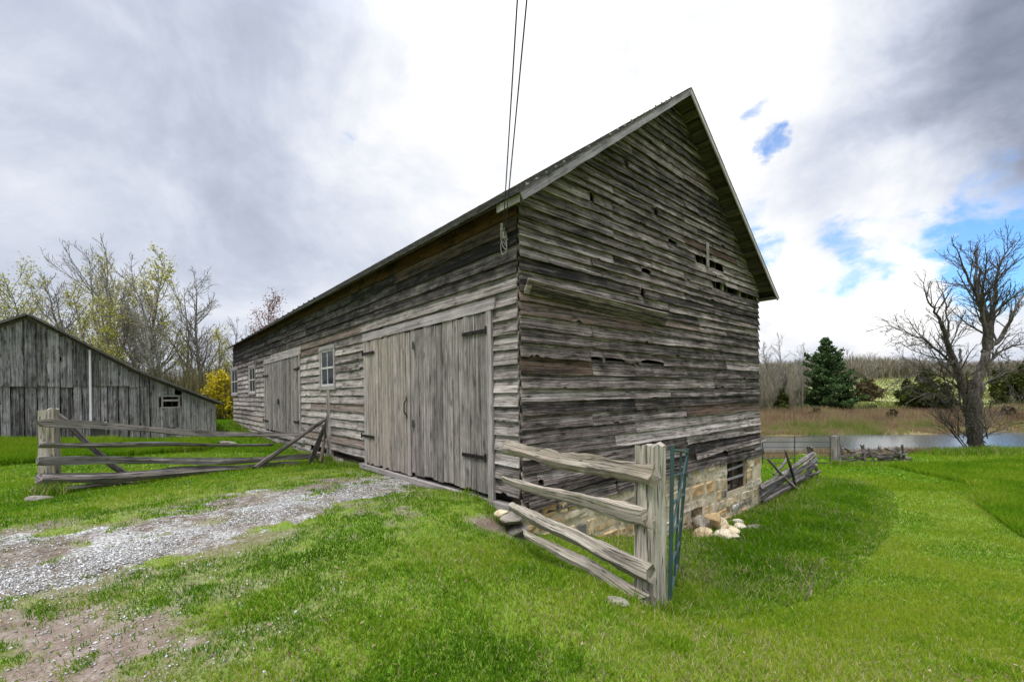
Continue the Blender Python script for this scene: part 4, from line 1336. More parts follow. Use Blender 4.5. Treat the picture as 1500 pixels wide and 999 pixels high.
def post_mb(base, h, wx, wy, rot, tone=0.6, seed=0, lean=(0, 0)):
    r = random.Random(seed)
    mb = MB(); mb.cur = (tone, 0, r.random())
    n = 12; seg = 12; rings = []
    prof = [1 + r.uniform(-.10, .10) for _ in range(n)]
    for i in range(seg + 1):
        f = i / seg
        ring = []
        for k in range(n):
            a = 2 * math.pi * k / n + .2
            ca, sa = math.cos(a), math.sin(a)
            m = max(abs(ca), abs(sa)) ** .75                  # squarish
            q = prof[k] * (1.06 - .12 * f) * (1 + r.uniform(-.025, .025))
            lx, ly = ca / m * wx / 2 * q, sa / m * wy / 2 * q
            X = lx * math.cos(rot) - ly * math.sin(rot); Y = lx * math.sin(rot) + ly * math.cos(rot)
            z = -.25 + (h + .25) * f + (r.uniform(-.05, .02) if i == seg else 0)
            ring.append(mb.vert(Vector(base) + Vector((X + lean[0] * z, Y + lean[1] * z, z)), (z, k * wx * 3.3 / n)))
        rings.append(ring)
    for i in range(seg):
        for k in range(n):
            k2 = (k + 1) % n
            mb.f.append((rings[i][k], rings[i][k2], rings[i + 1][k2], rings[i + 1][k]))
    c = mb.vert(Vector(base) + Vector((lean[0] * h, lean[1] * h, h - .03)), (h, 0))
    for k in range(n): mb.f.append((rings[-1][k], rings[-1][(k + 1) % n], c))
    return mb
import bmesh
def rock(name, loc, size, label, group=None, seed=0, col=0.0, mat=None, cat='rock'):
    r = random.Random(seed)
    bm = bmesh.new()
    bmesh.ops.create_icosphere(bm, subdivisions=3, radius=1.0)
    planes = [(Vector((r.uniform(-1, 1), r.uniform(-1, 1), r.uniform(-1, 1))).normalized(), r.uniform(.55, .85)) for _ in range(9)]
    for v in bm.verts:
        p = v.co.copy()
        for n_, d_ in planes:
            k = p.dot(n_) - d_
            if k > 0: p -= n_ * k * .92
        p += Vector((r.uniform(-.02, .02),) * 3)
        v.co = Vector((p.x * size[0], p.y * size[1], p.z * size[2]))
    me = bpy.data.meshes.new(name); bm.to_mesh(me); bm.free()
    fin(me, mat or M_STONE, np.zeros((len(me.vertices), 2), np.float32), np.full((len(me.vertices), 3), col, np.float32), False)
    o = link(name, me); o.location = loc; o.rotation_euler = (r.uniform(-.2, .2), r.uniform(-.2, .2), r.uniform(0, 6))
    return tag(o, label, cat, group)

def line_depth(px, A, Bp):
    """depth at which the pixel column px crosses the plan line A-B"""
    d = pix_dir(px, HOR)
    ax, ay = A; bx, by = Bp
    ux, uy = bx - ax, by - ay
    den = ux - uy * d.x
    t = (d.x * ay - ax) / den if abs(den) > 1e-9 else 0
    return ay + uy * t

# --- fence on the left, running from a square post to the barn wall
g0 = G(73, 724); gE = G(487, 676)
A0, A1 = (g0.x, g0.y), (gE.x, gE.y)
def LF(px, py, off=0.0):
    Y = line_depth(px, A0, A1)
    return U(px, py, Y - off)
fence = thing('rail_fence', 'long weathered split rail fence running from a thick square post to the barn wall', 'fence', Vector((A0[0], A0[1], g0.z)))
post_mb(g0, LF(73, 598).z - g0.z, .25, .23, .5, .55, 21).build('post', M_RAIL, fence)
for i, (x0, y0, x1, y1, r0, r1, tn) in enumerate(((60, 619, 445, 637, .074, .054, .72), (62, 645, 402, 655, .06, .042, .58), (62, 674, 470, 669, .082, .064, .6), (58, 699, 436, 681, .11, .08, .55), (62, 720, 245, 708, .05, .035, .7))):
    rail_mb(LF(x0, y0, .2), LF(x1, y1, .1), r0, r1, tn, 30 + i, bend=.05, seg=22).build('rail', M_OLDRAIL, fence)
rail_mb(LF(84, 611, -.25), LF(203, 710, -.35), .05, .055, .3, 40).build('brace', M_OLDRAIL, fence)
e0 = U(485, 676, G(485, 676).y - .3); e0.z = H(e0.x, e0.y)
post_mb(e0, LF(485, 570).z - e0.z, .19, .17, .3, .8, 22).build('post', M_OLDRAIL, fence)
for i, (x0, y0, x1, y1, rr, tn, lab) in enumerate(((373, 692, 483, 609, .07, .4, 'long grey board leaning against the thin fence post by the barn'), (452, 664, 486, 600, .085, .25, 'dark short board leaning against the thin fence post by the barn'), (469, 680, 478, 628, .06, .8, 'pale broken stake leaning at the end of the long rail fence'))):
    p = LF(x0, y0, .35); p.z = H(p.x, p.y) + .02
    q = LF(x1, y1, .14)
    o = rail_mb(p, q, rr, rr * .8, tn, 50 + i, bend=.01, flat=.4)
    rt = thing('leaning_board', lab, 'board', p)
    o.build('board', M_OLDRAIL if i < 2 else M_RAIL, rt)
# grey stones heaped by the wall, near the end of that fence
for i, (px, py, sz, lab) in enumerate(((412, 650, (.42, .3, .14), 'flat grey fieldstone left of the heap by the barn wall'), (428, 652, (.3, .26, .2), 'grey fieldstone low in the middle of the heap by the barn wall'), (442, 655, (.4, .28, .17), 'broad grey fieldstone at the right of the heap by the barn wall'),
                                          (436, 645, (.3, .25, .3), 'grey fieldstone topmost of the heap by the barn wall'), (400, 641, (.5, .3, .1), 'long flat grey stone lying behind the heap by the wall'), (330, 652, (.4, .3, .12), 'small grey stone alone in the grass behind the rail fence'))):
    p = G(px, py); p.z += sz[2] * .4 + (.18 if i == 3 else 0)
    rock('rock', p, sz, lab, 'grey fieldstones by the rail fence', 200 + i, RN.choice([0.0, .02, .98]))
p = G(56, 733); rock('rock', p + Vector((0, 0, .03)), (.2, .1, .06), 'small grey stone at the foot of the thick fence post', None, 220, .02)

# --- fence by the near corner
gp = G(953, 889)
pA, pB = (-0.09, 5.62), (gp.x - .05, gp.y - .10)
def RF(px, py, off=0.0): return U(px, py, line_depth(px, pA, pB) - off)
fr = thing('rail_fence', 'short fence of four thick split rails nailed to one post by the barn corner', 'fence', gp)
top = U(955, 650, gp.y).z
post_mb(gp, top - gp.z, .225, .20, .75, .72, 61, lean=(.012, 0)).build('post', M_RAIL, fr)
for i, (x0, y0, x1, y1, r0, r1, tn) in enumerate(((741, 658, 956, 696, .085, .092, .74), (736, 701, 953, 765, .05, .085, .66), (750, 744, 950, 830, .07, .082, .62), (768, 781, 949, 882, .045, .085, .7))):
    rail_mb(RF(x0, y0), RF(x1, y1), r0, r1, tn, 70 + i, sides=9, bend=.022, seg=26, flat=.62).build('rail', M_RAIL, fr)
# stones under the corner
for i, (px, py, sz, c, lab) in enumerate(((752, 758, (.24, .2, .09), .05, 'flat grey corner stone wedged under the barn sill by the rails'), (757, 777, (.22, .18, .10), .02, 'grey block low at the barn corner behind the rail ends'), (735, 752, (.12, .1, .06), .25, 'small tan stone at the left of the barn corner'))):
    p = U(px, py, 5.9); rock('rock', p, sz, lab, 'stones at the barn corner', 230 + i, c)

# --- green metal gate leaning beside the post
n0, n1 = U(981.5, 878, 4.45), U(985, 652, 4.42)
f0, f1 = U(992, 832, 6.0), U(1007, 657, 5.95)
gate = thing('metal_gate', 'dark green tubular metal gate standing almost edge on beside the weathered post', 'gate', n0)
mb = MB(); mb.tube([n0, n1], .021, 8); mb.build('end_tube', M_GREEN, gate)
mb = MB(); mb.tube([f0, f1], .021, 8); mb.build('end_tube', M_GREEN, gate)
for f in (.03, .22, .42, .62, .80, .97):
    mb = MB(); mb.tube([n0.lerp(n1, f), f0.lerp(f1, f)], .016, 8); mb.build('bar', M_GREEN, gate)
m0, m1 = n0.lerp(f0, .52), n1.lerp(f1, .52)
mb = MB(); mb.tube([m0.lerp(m1, .03), m1.lerp(m0, .03)], .014, 8); mb.build('brace', M_GREEN, gate)
mb = MB(); mb.tube([n0.lerp(n1, .42), f1.lerp(f0, .05)], .012, 8); mb.build('brace', M_GREEN, gate)

# --- tumbled stones below the broken foundation
TS = ((1006, .75, (.34, .26, .18), .82, 'cream stone nearest the green gate among the tumbled foundation stones'), (1024, .62, (.30, .24, .17), .28, 'tan stone in the middle of the tumbled foundation stones'),
      (1043, .60, (.20, .15, .15), .84, 'small pale stone at the right of the tumbled foundation stones'), (1026, .24, (.28, .26, .26), .5, 'squared ochre stone leaning out of the hole in the foundation'),
      (1009, .26, (.27, .22, .2), .05, 'grey stone left of the hole in the foundation'), (994, .5, (.24, .2, .16), .3, 'brownish stone behind the green gate bars'),
      (1040, .22, (.24, .2, .2), .27, 'tan block lying against the foundation right of the hole'), (1058, .35, (.16, .13, .11), .9, 'small whitish stone below the basement window'))
for i, (px, o_, sz, c, lab) in enumerate(TS):
    s_ = gpx(px, 760)[0]
    p = B(0, s_, 0, 0, o_); p.z = H(p.x, p.y) + sz[2] * .55 + (.16 if i in (3, 4) else .05)
    rock('rock', p - Vector((0, 0, .05)), tuple(q * .86 for q in sz), lab, 'stones fallen from the foundation', 240 + i, c)
for i, (px, py, sz, c, lab) in enumerate(((1103, 777, (.3, .15, .06), .03, 'flat grey slab in the long grass right of the tumbled stones'), (903, 884, (.10, .07, .02), .03, 'small flat stone in the grass under the lowest rail'))):
    p = G(px, py); rock('rock', p + Vector((0, 0, sz[2] * .7)), sz, lab, None, 260 + i, c)

# --- collapsed zigzag fence beyond the far gable corner
zf = [G(1118, 738), G(1206, 700)]
def ZF(px, py, off=0.0): return U(px, py, line_depth(px, tuple(zf[0][:2]), tuple(zf[1][:2])) - off)
zr = thing('collapsed_fence', 'collapsed grey split rail fence heaped on the grass behind the barn corner', 'fence', zf[0])
for i, (x0, y0, x1, y1, rr, of, tn) in enumerate(((1113, 718, 1192, 662, .085, .2, .6), (1112, 727, 1196, 672, .09, .1, .5), (1114, 734, 1196, 682, .08, -.1, .45), (1140, 715, 1203, 690, .075, -.2, .5), (1118, 735, 1180, 700, .07, .3, .4),
                                                 (1160, 706, 1195, 664, .07, -.3, .65), (1128, 722, 1192, 694, .08, -.4, .35), (1165, 700, 1207, 702, .07, -.5, .4))):
    rail_mb(ZF(x0, y0, of), ZF(x1, y1, of), rr, rr * .8, tn, 90 + i, bend=.04).build('rail', M_OLDRAIL, zr)
for i, (x0, y0, x1, y1, rr, of, tn) in enumerate(((1174, 725, 1125, 671, .06, .45, .6), (1166, 715, 1151, 660, .05, .5, .05), (1135, 696, 1153, 670, .05, -.3, .6), (1187, 700, 1185, 652, .09, -.4, .3), (1200, 705, 1188, 655, .07, -.6, .35))):
    rail_mb(ZF(x0, y0, of), ZF(x1, y1, of), rr, rr * .8, tn, 110 + i, bend=.02).build('stake', M_OLDRAIL, zr)

# --- pasture gate and fence in front of the pond
gY = G(1224, 681).y
pg = thing('pasture_gate', 'grey metal pasture gate with thin bars in front of the pond', 'gate', U(1165, 679, gY))
for px in (1117, 1164, 1216):
    mb = MB(); mb.tube([U(px, 680, gY), U(px, 639, gY)], .024, 6); mb.build('upright', M_GREY_METAL, pg)
for py in (639, 647, 655, 663, 671, 678):
    mb = MB(); mb.tube([U(1100, py + .2, gY), U(1216, py, gY)], .017, 6); mb.build('bar', M_GREY_METAL, pg)
gpst = G(1224, 681)
gt = thing('gate_post', 'stout grey wooden gate post between the pasture gate and the rail heap', 'post', gpst)
post_mb(gpst, U(1224, 638, gY).z - gpst.z, .30, .28, .4, .55, 130).build('shaft', M_OLDRAIL, gt)
pf = thing('rail_fence', 'low tangled split rail fence running from the gate post towards the bare tree', 'fence', G(1280, 676))
for i, (x0, y0, x1, y1, rr, of, tn) in enumerate(((1228, 668, 1288, 660, .09, .2, .4), (1232, 674, 1300, 668, .09, .1, .35), (1240, 660, 1282, 664, .08, -.2, .45), (1285, 664, 1330, 661, .08, 0, .3), (1285, 672, 1334, 670, .09, .1, .3), (1255, 677, 1330, 675, .1, -.1, .25), (1300, 658, 1328, 665, .07, .3, .4), (1236, 656, 1262, 672, .07, .3, .5))):
    rail_mb(U(x0, y0, gY + .5 - of), U(x1, y1, gY + 1.0 - of), rr, rr * .8, tn, 140 + i, bend=.06).build('rail', M_OLDRAIL, pf)
for i, (x0, y0, x1, y1, rr) in enumerate(((1236, 680, 1231, 650, .07), (1267, 677, 1263, 652, .09), (1292, 676, 1289, 653, .10), (1281, 678, 1272, 656, .06), (1318, 676, 1314, 655, .09), (1325, 676, 1322, 652, .07), (1306, 677, 1312, 656, .07))):
    rail_mb(U(x0, y0, gY + .6), U(x1, y1, gY + .6), rr, rr * .9, .3, 160 + i, bend=.01).build('stake', M_OLDRAIL, pf)

# --- power cables to the barn corner
for i, (px0, py0, px1, lab) in enumerate(((745, 338, 757, 'overhead cable to the barn corner, the left one of the pair'), (747, 350, 770.5, 'overhead cable to the barn corner, the right one of the pair'))):
    t_, z_ = spx(px0, py0)
    P0 = B(t_, 0, z_, .10)
    Pm = U(px1, 0, 3.6)
    d = (Pm - P0)
    pts = []
    for q in range(30):
        f = q / 29 * 9.0
        p = P0 + d * f
        p.z -= .004 * f * (9 - f) * 2
        pts.append(p)
    mb = MB(); mb.tube(pts, .007, 6)
    tag(mb.build('power_cable', M_CABLE), lab, 'cable', 'power cables to the barn')

# ------------------------------------------------------------------ the second barn, on the left
gr_ = U(316, 641, 18.7)
gl = gr_ - Vector((D2.x, D2.y, 0)) * 6.1
WL = Vector((gr_.x - gl.x, gr_.y - gl.y, 0)); WLn = WL.normalized(); WN = Vector((WLn.y, -WLn.x, 0))
def bpx(px, py):
    """(x along wall, z) on the front of the left barn"""
    d = pix_dir(px, py)
    k = (gl.x * WN.x + gl.y * WN.y) / (d.x * WN.x + d.y * WN.y)
    p = d * k
    return ((p.x - gl.x) * WLn.x + (p.y - gl.y) * WLn.y, p.z)
def Wp(x, z, out=0.0): return Vector((gl.x + WLn.x * x + WN.x * out, gl.y + WLn.y * x + WN.y * out, z))
PROF = [(-6.0, bpx(42, 463)[1] - 2.6), bpx(42, 463), bpx(206, 547), bpx(316, 589)]
# left of the peak the roof falls a little less steeply
sl0 = bpx(0, 477); pk = PROF[1]
PROF[0] = (pk[0] - 4.0, pk[1] - 4.0 * (pk[1] - sl0[1]) / (pk[0] - sl0[0]))
def ztop(x):
    for (a, za), (b_, zb) in zip(PROF[:-1], PROF[1:]):
        if a <= x <= b_: return za + (zb - za) * (x - a) / (b_ - a)
    return PROF[-1][1]
b2 = thing('grey_barn', 'low grey barn of vertical boards with a long sloping lean to roof on the left', 'barn', Wp(3, H(*Wp(3, 0)[:2])))
zmid = bpx(100, 563)[1]
zb0 = -2.1
xlt = bpx(206, 547)[0]; xend = PROF[-1][0]
w0, w1 = bpx(239, 596), bpx(261, 581)
v0, v1 = bpx(255, 579), bpx(262, 567)
mb = MB()
x = PROF[0][0]
while x < xend - .02:
    w = min(RN.uniform(.2, .32), xend - x)
    zt = ztop(x + w / 2) - .03
    tone = RN.uniform(.1, .75) if x < xlt else RN.uniform(.4, .9)
    if x < xlt:
        if zt > zmid:
            board(mb, Wp(x, zmid - .08 + RN.uniform(-.04, .04)), EZ, WLn, WN, zt - zmid + .08, w - RN.uniform(.006, .03), .06 + RN.uniform(0, .012), .06 + RN.uniform(0, .012), T=.025, wob=.006, warp=.01, tone=tone, step=.6, chips=.1)
        board(mb, Wp(x, zb0), EZ, WLn, WN, min(zt, zmid + .05) - zb0, w - RN.uniform(.006, .035), .025 + RN.uniform(0, .012), .025 + RN.uniform(0, .012), T=.025, wob=.006, warp=.01, tone=RN.uniform(.1, .7), step=.6, chips=.1)
    else:
        hs = []
        if x + w > w0[0] and x < w1[0]: hs.append((w0[1] - zb0, w1[1] - zb0))
        if x + w > v0[0] + .05 and x < v1[0] - .05: hs.append((v0[1] - zb0, v1[1] - zb0))
        for a, b_ in cut(0, zt - zb0, hs):
            board(mb, Wp(x, zb0 + a), EZ, WLn, WN, b_ - a, w - RN.uniform(.004, .012), .03 + RN.uniform(0, .01), .03 + RN.uniform(0, .01), T=.025, wob=.004, warp=.008, tone=tone, step=.6)
    x += w
mb.build('front_wall', M_BARN2, b2)
DEP = 9.0
mb = MB(); mb.cur = (.3, 0, .5)
for (xx, zz) in ((PROF[0][0], PROF[0][1]), (xend - .05, PROF[-1][1])):
    k = 0.0
    while k < DEP:
        board(mb, Wp(xx, zb0, -k - .27), EZ, WN, WLn, zz - zb0 - .05, .25, 0.02, .02, wob=0, warp=0, tone=RN.random(), step=3)
        k += .27
k = PROF[0][0]
while k < xend:
    board(mb, Wp(k, zb0, -DEP), EZ, WLn, -WN, ztop(k) - zb0 - .1, .25, .02, .02, wob=0, warp=0, tone=RN.random(), step=3); k += .27
mb.build('side_wall', M_BARN2, b2)
mb = MB()
for (a, za), (b_, zb) in zip(PROF[:-1], PROF[1:]):
    d = Vector((0, 0, zb - za)) + WLn * (b_ - a)
    dn = d.normalized()
    ext = dn * .25 if b_ == PROF[-1][0] else Vector()
    nrm = dn.cross(-WN).normalized()
    if nrm.z < 0: nrm = -nrm
    mb.cur = (.5, 0, .5)
    mb.box(Wp(a, za, .28) + nrm * .01, d + ext, -WN * (DEP + .5), nrm * .07)
mb.build('roof', M_SHING, b2)
mb = MB()
mb.cur = (.5, 0, .5)
for (a, za), (b_, zb) in zip(PROF[:-1], PROF[1:]):
    d = Vector((0, 0, zb - za)) + WLn * (b_ - a)
    mb.box(Wp(a, za - .10, .10), d, EZ * .09, WN * -.03)
mb.build('rake_board', M_BEAM, b2)
mb = MB(); mb.cur = (.5, 0, .5)
mb.box(Wp(w0[0] - .06, w0[1] - .06, .065), WLn * (w1[0] - w0[0] + .12), EZ * .06, WN * -.03)
mb.box(Wp(w0[0] - .06, w1[1], .065), WLn * (w1[0] - w0[0] + .12), EZ * .06, WN * -.03)
for xx in (w0[0] - .06, w1[0]): mb.box(Wp(xx, w0[1], .064), EZ * (w1[1] - w0[1]), WLn * .06, WN * -.03)
wf = mb.build('window', M_TRIM, b2)
for q in (.55,):
    mb = MB(); mb.cur = (.7, 0, .5); mb.box(Wp(w0[0], w0[1] + (w1[1] - w0[1]) * q, .05), WLn * (w1[0] - w0[0]), EZ * .07, WN * -.02); mb.build('slat', M_TRIM, wf)
d0, d1 = bpx(241, 626), bpx(262, 597)
mb = MB()
x = d0[0]
while x < d1[0] - .05:
    board(mb, Wp(x, d0[1], 0), EZ, WLn, WN, d1[1] - d0[1], .16, .07, .07, wob=.002, warp=.003, tone=RN.uniform(.4, .7), step=.8); x += .165
mb.build('hatch', M_BARN2, b2)
a = bpx(132, 513); c = bpx(130, 622)
mb = MB(); mb.tube([Wp(a[0], c[1], .10), Wp(a[0], a[1], .10)], .035, 8); mb.build('conduit', M_WHITE, b2)
# white lidded tub by the wall
a = bpx(133, 633); c = bpx(157, 616)
tub = thing('storage_tub', 'small white flat topped box standing by the grey barn wall', 'box', Wp(a[0], a[1], .5))
mb = MB()
wdt = c[0] - a[0]; hgt = c[1] - a[1]
mb.box(Wp(a[0] + .04, a[1] - .1, .9), WLn * (wdt - .08), WN * -.5, EZ * (hgt * .55 + .1)); mb.build('body', M_GREY_METAL, tub)
mb = MB(); mb.box(Wp(a[0], a[1] + hgt * .56, .95), WLn * wdt, WN * -.6, EZ * hgt * .36); mb.build('lid', M_WHITE, tub)

# ------------------------------------------------------------------ trees
def bark_mat(name, a, b_):
    m, t, bs = principled(name)
    tcd = t.n('ShaderNodeTexCoord'); P = tcd.outputs['Object']
    n = t.noise(t.scale(P, 1, 1, .25), 9.0, 5, .65)
    t.put(bs.inputs['Base Color'], t.mix(t.mapr(n, .35, .65), a, b_))
    bump(t, bs, n, .8, .03)
    return m
BK_GREY = bark_mat('grey_bark', (.13, .115, .098), (.32, .295, .25))
BK_DARK = bark_mat('dark_bark', (.05, .042, .035), (.16, .14, .12))
BK_MID = bark_mat('brown_bark', (.09, .077, .065), (.24, .215, .18))
BK_PALE = bark_mat('pale_bark', (.13, .12, .10), (.30, .285, .25))
BK_RED = bark_mat('budding_twigs', (.14, .07, .06), (.24, .14, .12))
def leaf_mat(name, stops, tr=.3): return blade_mat(name, stops, tr)
LF_YEL = leaf_mat('yellow_buds', [(0, (.24, .24, .03)), (.5, (.42, .40, .06)), (1, (.55, .50, .10))])
LF_RED = leaf_mat('red_buds', [(0, (.13, .05, .045)), (.5, (.22, .10, .085)), (1, (.30, .17, .13))])
LF_PINE = leaf_mat('pine_needles', [(0, (.020, .042, .018)), (.5, (.056, .10, .036)), (1, (.12, .17, .06))], .15)
LF_CEDAR = leaf_mat('cedar_foliage', [(0, (.022, .034, .010)), (.5, (.055, .072, .018)), (1, (.11, .11, .03))], .2)
LF_BROWN = leaf_mat('brown_foliage', [(0, (.06, .04, .025)), (.5, (.12, .085, .05)), (1, (.13, .13, .05))], .2)
LF_BUSH = leaf_mat('yellow_bush_leaves', [(0, (.34, .28, .02)), (.5, (.55, .44, .03)), (1, (.68, .56, .07))])

def child_dir(t, ang, r):
    x = t.cross(Vector((r.uniform(-1, 1), r.uniform(-1, 1), r.uniform(-1, 1))))
    x = x.normalized() if x.length > .05 else Vector((1, 0, 0))
    return (t * math.cos(ang) + x * math.sin(ang)).normalized()
def grow_branch(p, d, L, r0, r, up=.1, wig=.18, seg=5, r1=None):
    pts, rad = [p.copy()], [r0]
    d = d.copy(); st = L / seg
    for i in range(seg):
        d = (d + Vector((r.gauss(0, wig), r.gauss(0, wig), r.gauss(0, wig) + up)) * (1.0 if i else .4)).normalized()
        p = p + d * st
        pts.append(p.copy()); f = (i + 1) / seg
        rad.append(r0 * (1 - f) + (r1 if r1 is not None else r0 * .25) * f)
    return pts, rad
def sub(pts, rad, level, maxl, spec, r, out, tips):
    """spec per level: (children per metre, length share, angle, up, minimum radius, first share along the parent)"""
    out.append((level, pts, rad))
    if level >= maxl:
        tips.append(pts); return
    per, share, ang, up, rmin, f0 = spec[level]
    L = sum((b_ - a).length for a, b_ in zip(pts[:-1], pts[1:]))
    n = max(2, int(L * per + r.random()))
    for i in range(n):
        f = f0 + (1 - f0) * (i + r.random()) / n
        k = min(int(f * (len(pts) - 1)), len(pts) - 2); q = f * (len(pts) - 1) - k
        p = pts[k].lerp(pts[k + 1], q); t = (pts[k + 1] - pts[k]).normalized()
        rr = rad[k] * (1 - q) + rad[k + 1] * q
        cl = L * share * (1.15 - .75 * f) * r.uniform(.6, 1.25)
        cr = max(rmin, min(rr * .62, cl * .022))
        cp, cd = grow_branch(p, child_dir(t, ang * r.uniform(.6, 1.3), r), cl, cr, r, up, .16 + .03 * level, 4 if level < 2 else 3, max(rmin * .6, cr * .3))
        sub(cp, cd, level + 1, maxl, spec, r, out, tips)
def leaves_np(name, pts, size, mat, parent, jit, n_per, rs):
    P = np.repeat(np.array(pts), n_per, axis=0)
    P = P + rs.normal(0, jit, P.shape)
    n = len(P)
    a = rs.normal(0, 1, (n, 3)); a /= np.linalg.norm(a, axis=1)[:, None]
    b_ = rs.normal(0, 1, (n, 3)); b_ -= a * (a * b_).sum(1)[:, None]; b_ /= np.linalg.norm(b_, axis=1)[:, None]
    s = size * (.5 + rs.random(n))[:, None]
    v = np.stack([P - a * s, P + b_ * s * .6, P + a * s, P - b_ * s * .6], 1).reshape(-1, 3)
    f = np.arange(n * 4).reshape(n, 4)
    c = np.repeat(np.clip(rs.normal(.5, .22, n), 0, 1), 4)
    return np_mesh(name, v, f, mat, np.stack([c, c, c], -1), parent)
def tree_proto(name, seed, h, r0, bark, spec, maxl, leaf=None, lean=(0, 0), fork=.35, label='', twig_bark=None, lean_up=.06):
    """built at the origin, base at z = 0"""
    r = random.Random(seed); rs = np.random.default_rng(seed)
    root = thing(name, label, 'tree', (0, 0, 0))
    out, tips = [], []
    tp, tr_ = grow_branch(Vector((0, 0, -.2)), Vector((lean[0], lean[1], 1)).normalized(), h * .93, r0, r, lean_up, .07, 9, r0 * .12)
    sub(tp, tr_, 0, maxl, spec, r, out, tips)
    mt, mc = MB(), MB()
    for lv, p, q in out:
        (mt if lv == 0 else mc).tube(p, q, 7 if lv == 0 else (5 if lv == 1 else 3), caps=(lv == 0))
    mt.build('trunk', bark, root, True); mc.build('crown', twig_bark or bark, root, True)
    if leaf:
        mat, size, npt, share = leaf
        pp = [tuple(t[k]) for t in tips for k in range(1, len(t)) if r.random() < share]
        leaves_np('leaves', pp, size, mat, root, .22, npt, rs)
    zs = sorted(q.z for _, p_, _ in out for q in p_)
    root['h'] = zs[int(len(zs) * .995)]
    return root
SP = [(2.1, .44, .72, .14, .022, .22), (2.9, .46, .68, .10, .016, .18), (3.4, .52, .7, .05, .014, .15)]
SP_TALL = [(2.6, .28, .72, .15, .022, .22), (3.2, .48, .68, .10, .016, .12), (3.6, .55, .7, .05, .014, .12)]
SP_WIDE = [(1.2, .66, .62, .11, .03, .22), (2.0, .46, .62, .07, .017, .18), (3.2, .45, .65, .04, .014, .18)]
protos = {
    'wide': tree_proto('bare_tree', 3, 13.0, .20, BK_GREY, SP_WIDE, 3, None, (-.12, 0), label='x'),
    'bare': tree_proto('bare_tree', 5, 12.0, .16, BK_GREY, SP, 3, None, label='x'),
    'tall': tree_proto('bare_tree', 8, 12.5, .17, BK_MID, SP_TALL, 3, None, label='x'),
    'yel': tree_proto('budding_tree', 12, 12.5, .15, BK_GREY, SP, 3, (LF_YEL, .07, 4, .6), label='x'),
    'yel2': tree_proto('budding_tree', 17, 12.0, .16, BK_MID, SP_TALL, 3, (LF_YEL, .07, 4, .6), label='x'),
    'red': tree_proto('red_budding_tree', 23, 10.0, .18, BK_GREY, SP, 3, (LF_RED, .06, 3, .7), label='x', twig_bark=BK_RED),
    'pale': tree_proto('bare_tree', 29, 11.0, .16, BK_PALE, SP_TALL, 3, None, label='x'),
}
used_p = set()
def place_tree(kind, px, top, Y, rz, label, group):
    g = pix_dir(px, HOR) * Y
    z = H(g.x, g.y)
    h = U(px, top, Y).z - z
    sc = h / protos[kind]['h']
    p = protos[kind]
    if kind not in used_p:
        used_p.add(kind)
        p.location = (g.x, g.y, z); p.rotation_euler = (0, 0, rz); p.scale = (sc,) * 3
        p['label'] = label; p['group'] = group
        return p
    return dup(p, (g.x, g.y, z), rz, sc, label, group)
GL = 'spring trees behind the grey barn'
for kind, px, top, Y, rz, lab in (
    ('wide', 150, 356, 33, 0.0, 'broad bare tree with long arching limbs rising behind the grey barn roof'),
    ('yel', 188, 374, 36, 1.0, 'tall yellow budding tree just right of the broad bare tree'),
    ('yel2', 222, 372, 39, 2.2, 'slim yellow budding tree in the middle of the wood behind the grey barn'),
    ('bare', 246, 384, 36, 0.7, 'bare grey tree between the yellow budding trees and the symmetrical bare tree'),
    ('tall', 297, 398, 37, 4.0, 'symmetrical bare dark tree standing clear over the lean to roof'),
    ('yel', 20, 388, 35, 3.9, 'yellowish budding tree at the far left edge over the barn ridge'),
    ('bare', 52, 402, 41, 5.2, 'thin bare tree behind the ridge of the grey barn'),
    ('tall', 98, 398, 40, 1.9, 'bare dark tree left of the broad bare tree'),
    ('yel2', 128, 412, 44, 5.5, 'small yellow budding tree behind the broad bare tree'),
    ('bare', 268, 412, 43, 2.6, 'bare tree half hidden behind the symmetrical dark tree'),
    ('tall', 335, 462, 46, 0.4, 'small distant bare tree left of the red budding tree'),
    ('red', 384, 434, 42, 0.9, 'reddish budding tree showing over the long barn roof'),
    ('bare', 352, 476, 52, 3.3, 'faint small bare tree beside the end of the long barn roof'),
    ('yel2', 175, 440, 31, 0.2, 'low yellow budding tree close behind the grey barn roof'),
    ('tall', 208, 420, 33, 3.1, 'dark thin bare tree among the yellow budding trees'),
    ('yel2', 318, 478, 40, 4.4, 'short yellow green tree near the end of the lean to roof'),
    ('pale', 232, 430, 30, 1.4, 'pale thin bare trunk tree close over the lean to roof'),
    ('pale', -25, 380, 36, 2.4, 'pale bare tree whose branches reach in at the left frame edge')):
    place_tree(kind, px, top, Y, rz, lab, GL)
GR = 'bare trees beyond the pond'
for kind, px, top, Y, rz, lab in (
    ('pale', 1152, 487, 60, 0.3, 'tallest pale bare tree left of the dark pine beyond the pond'),
    ('tall', 1134, 500, 63, 1.3, 'bare dark tree nearest the barn corner beyond the pond'),
    ('pale', 1170, 503, 66, 2.3, 'pale bare tree close to the left side of the pine'),
    ('bare', 1121, 512, 70, 4.3, 'low bare tree showing just past the barn corner'),
    ('bare', 1186, 508, 72, 5.3, 'bare tree half hidden behind the left side of the pine'),
    ('tall', 1252, 510, 95, 0.8, 'bare tree on the field just right of the pine'),
    ('bare', 1268, 514, 110, 1.9, 'far bare tree above the brown bush on the field')):
    place_tree(kind, px, top, Y, rz, lab, GR)

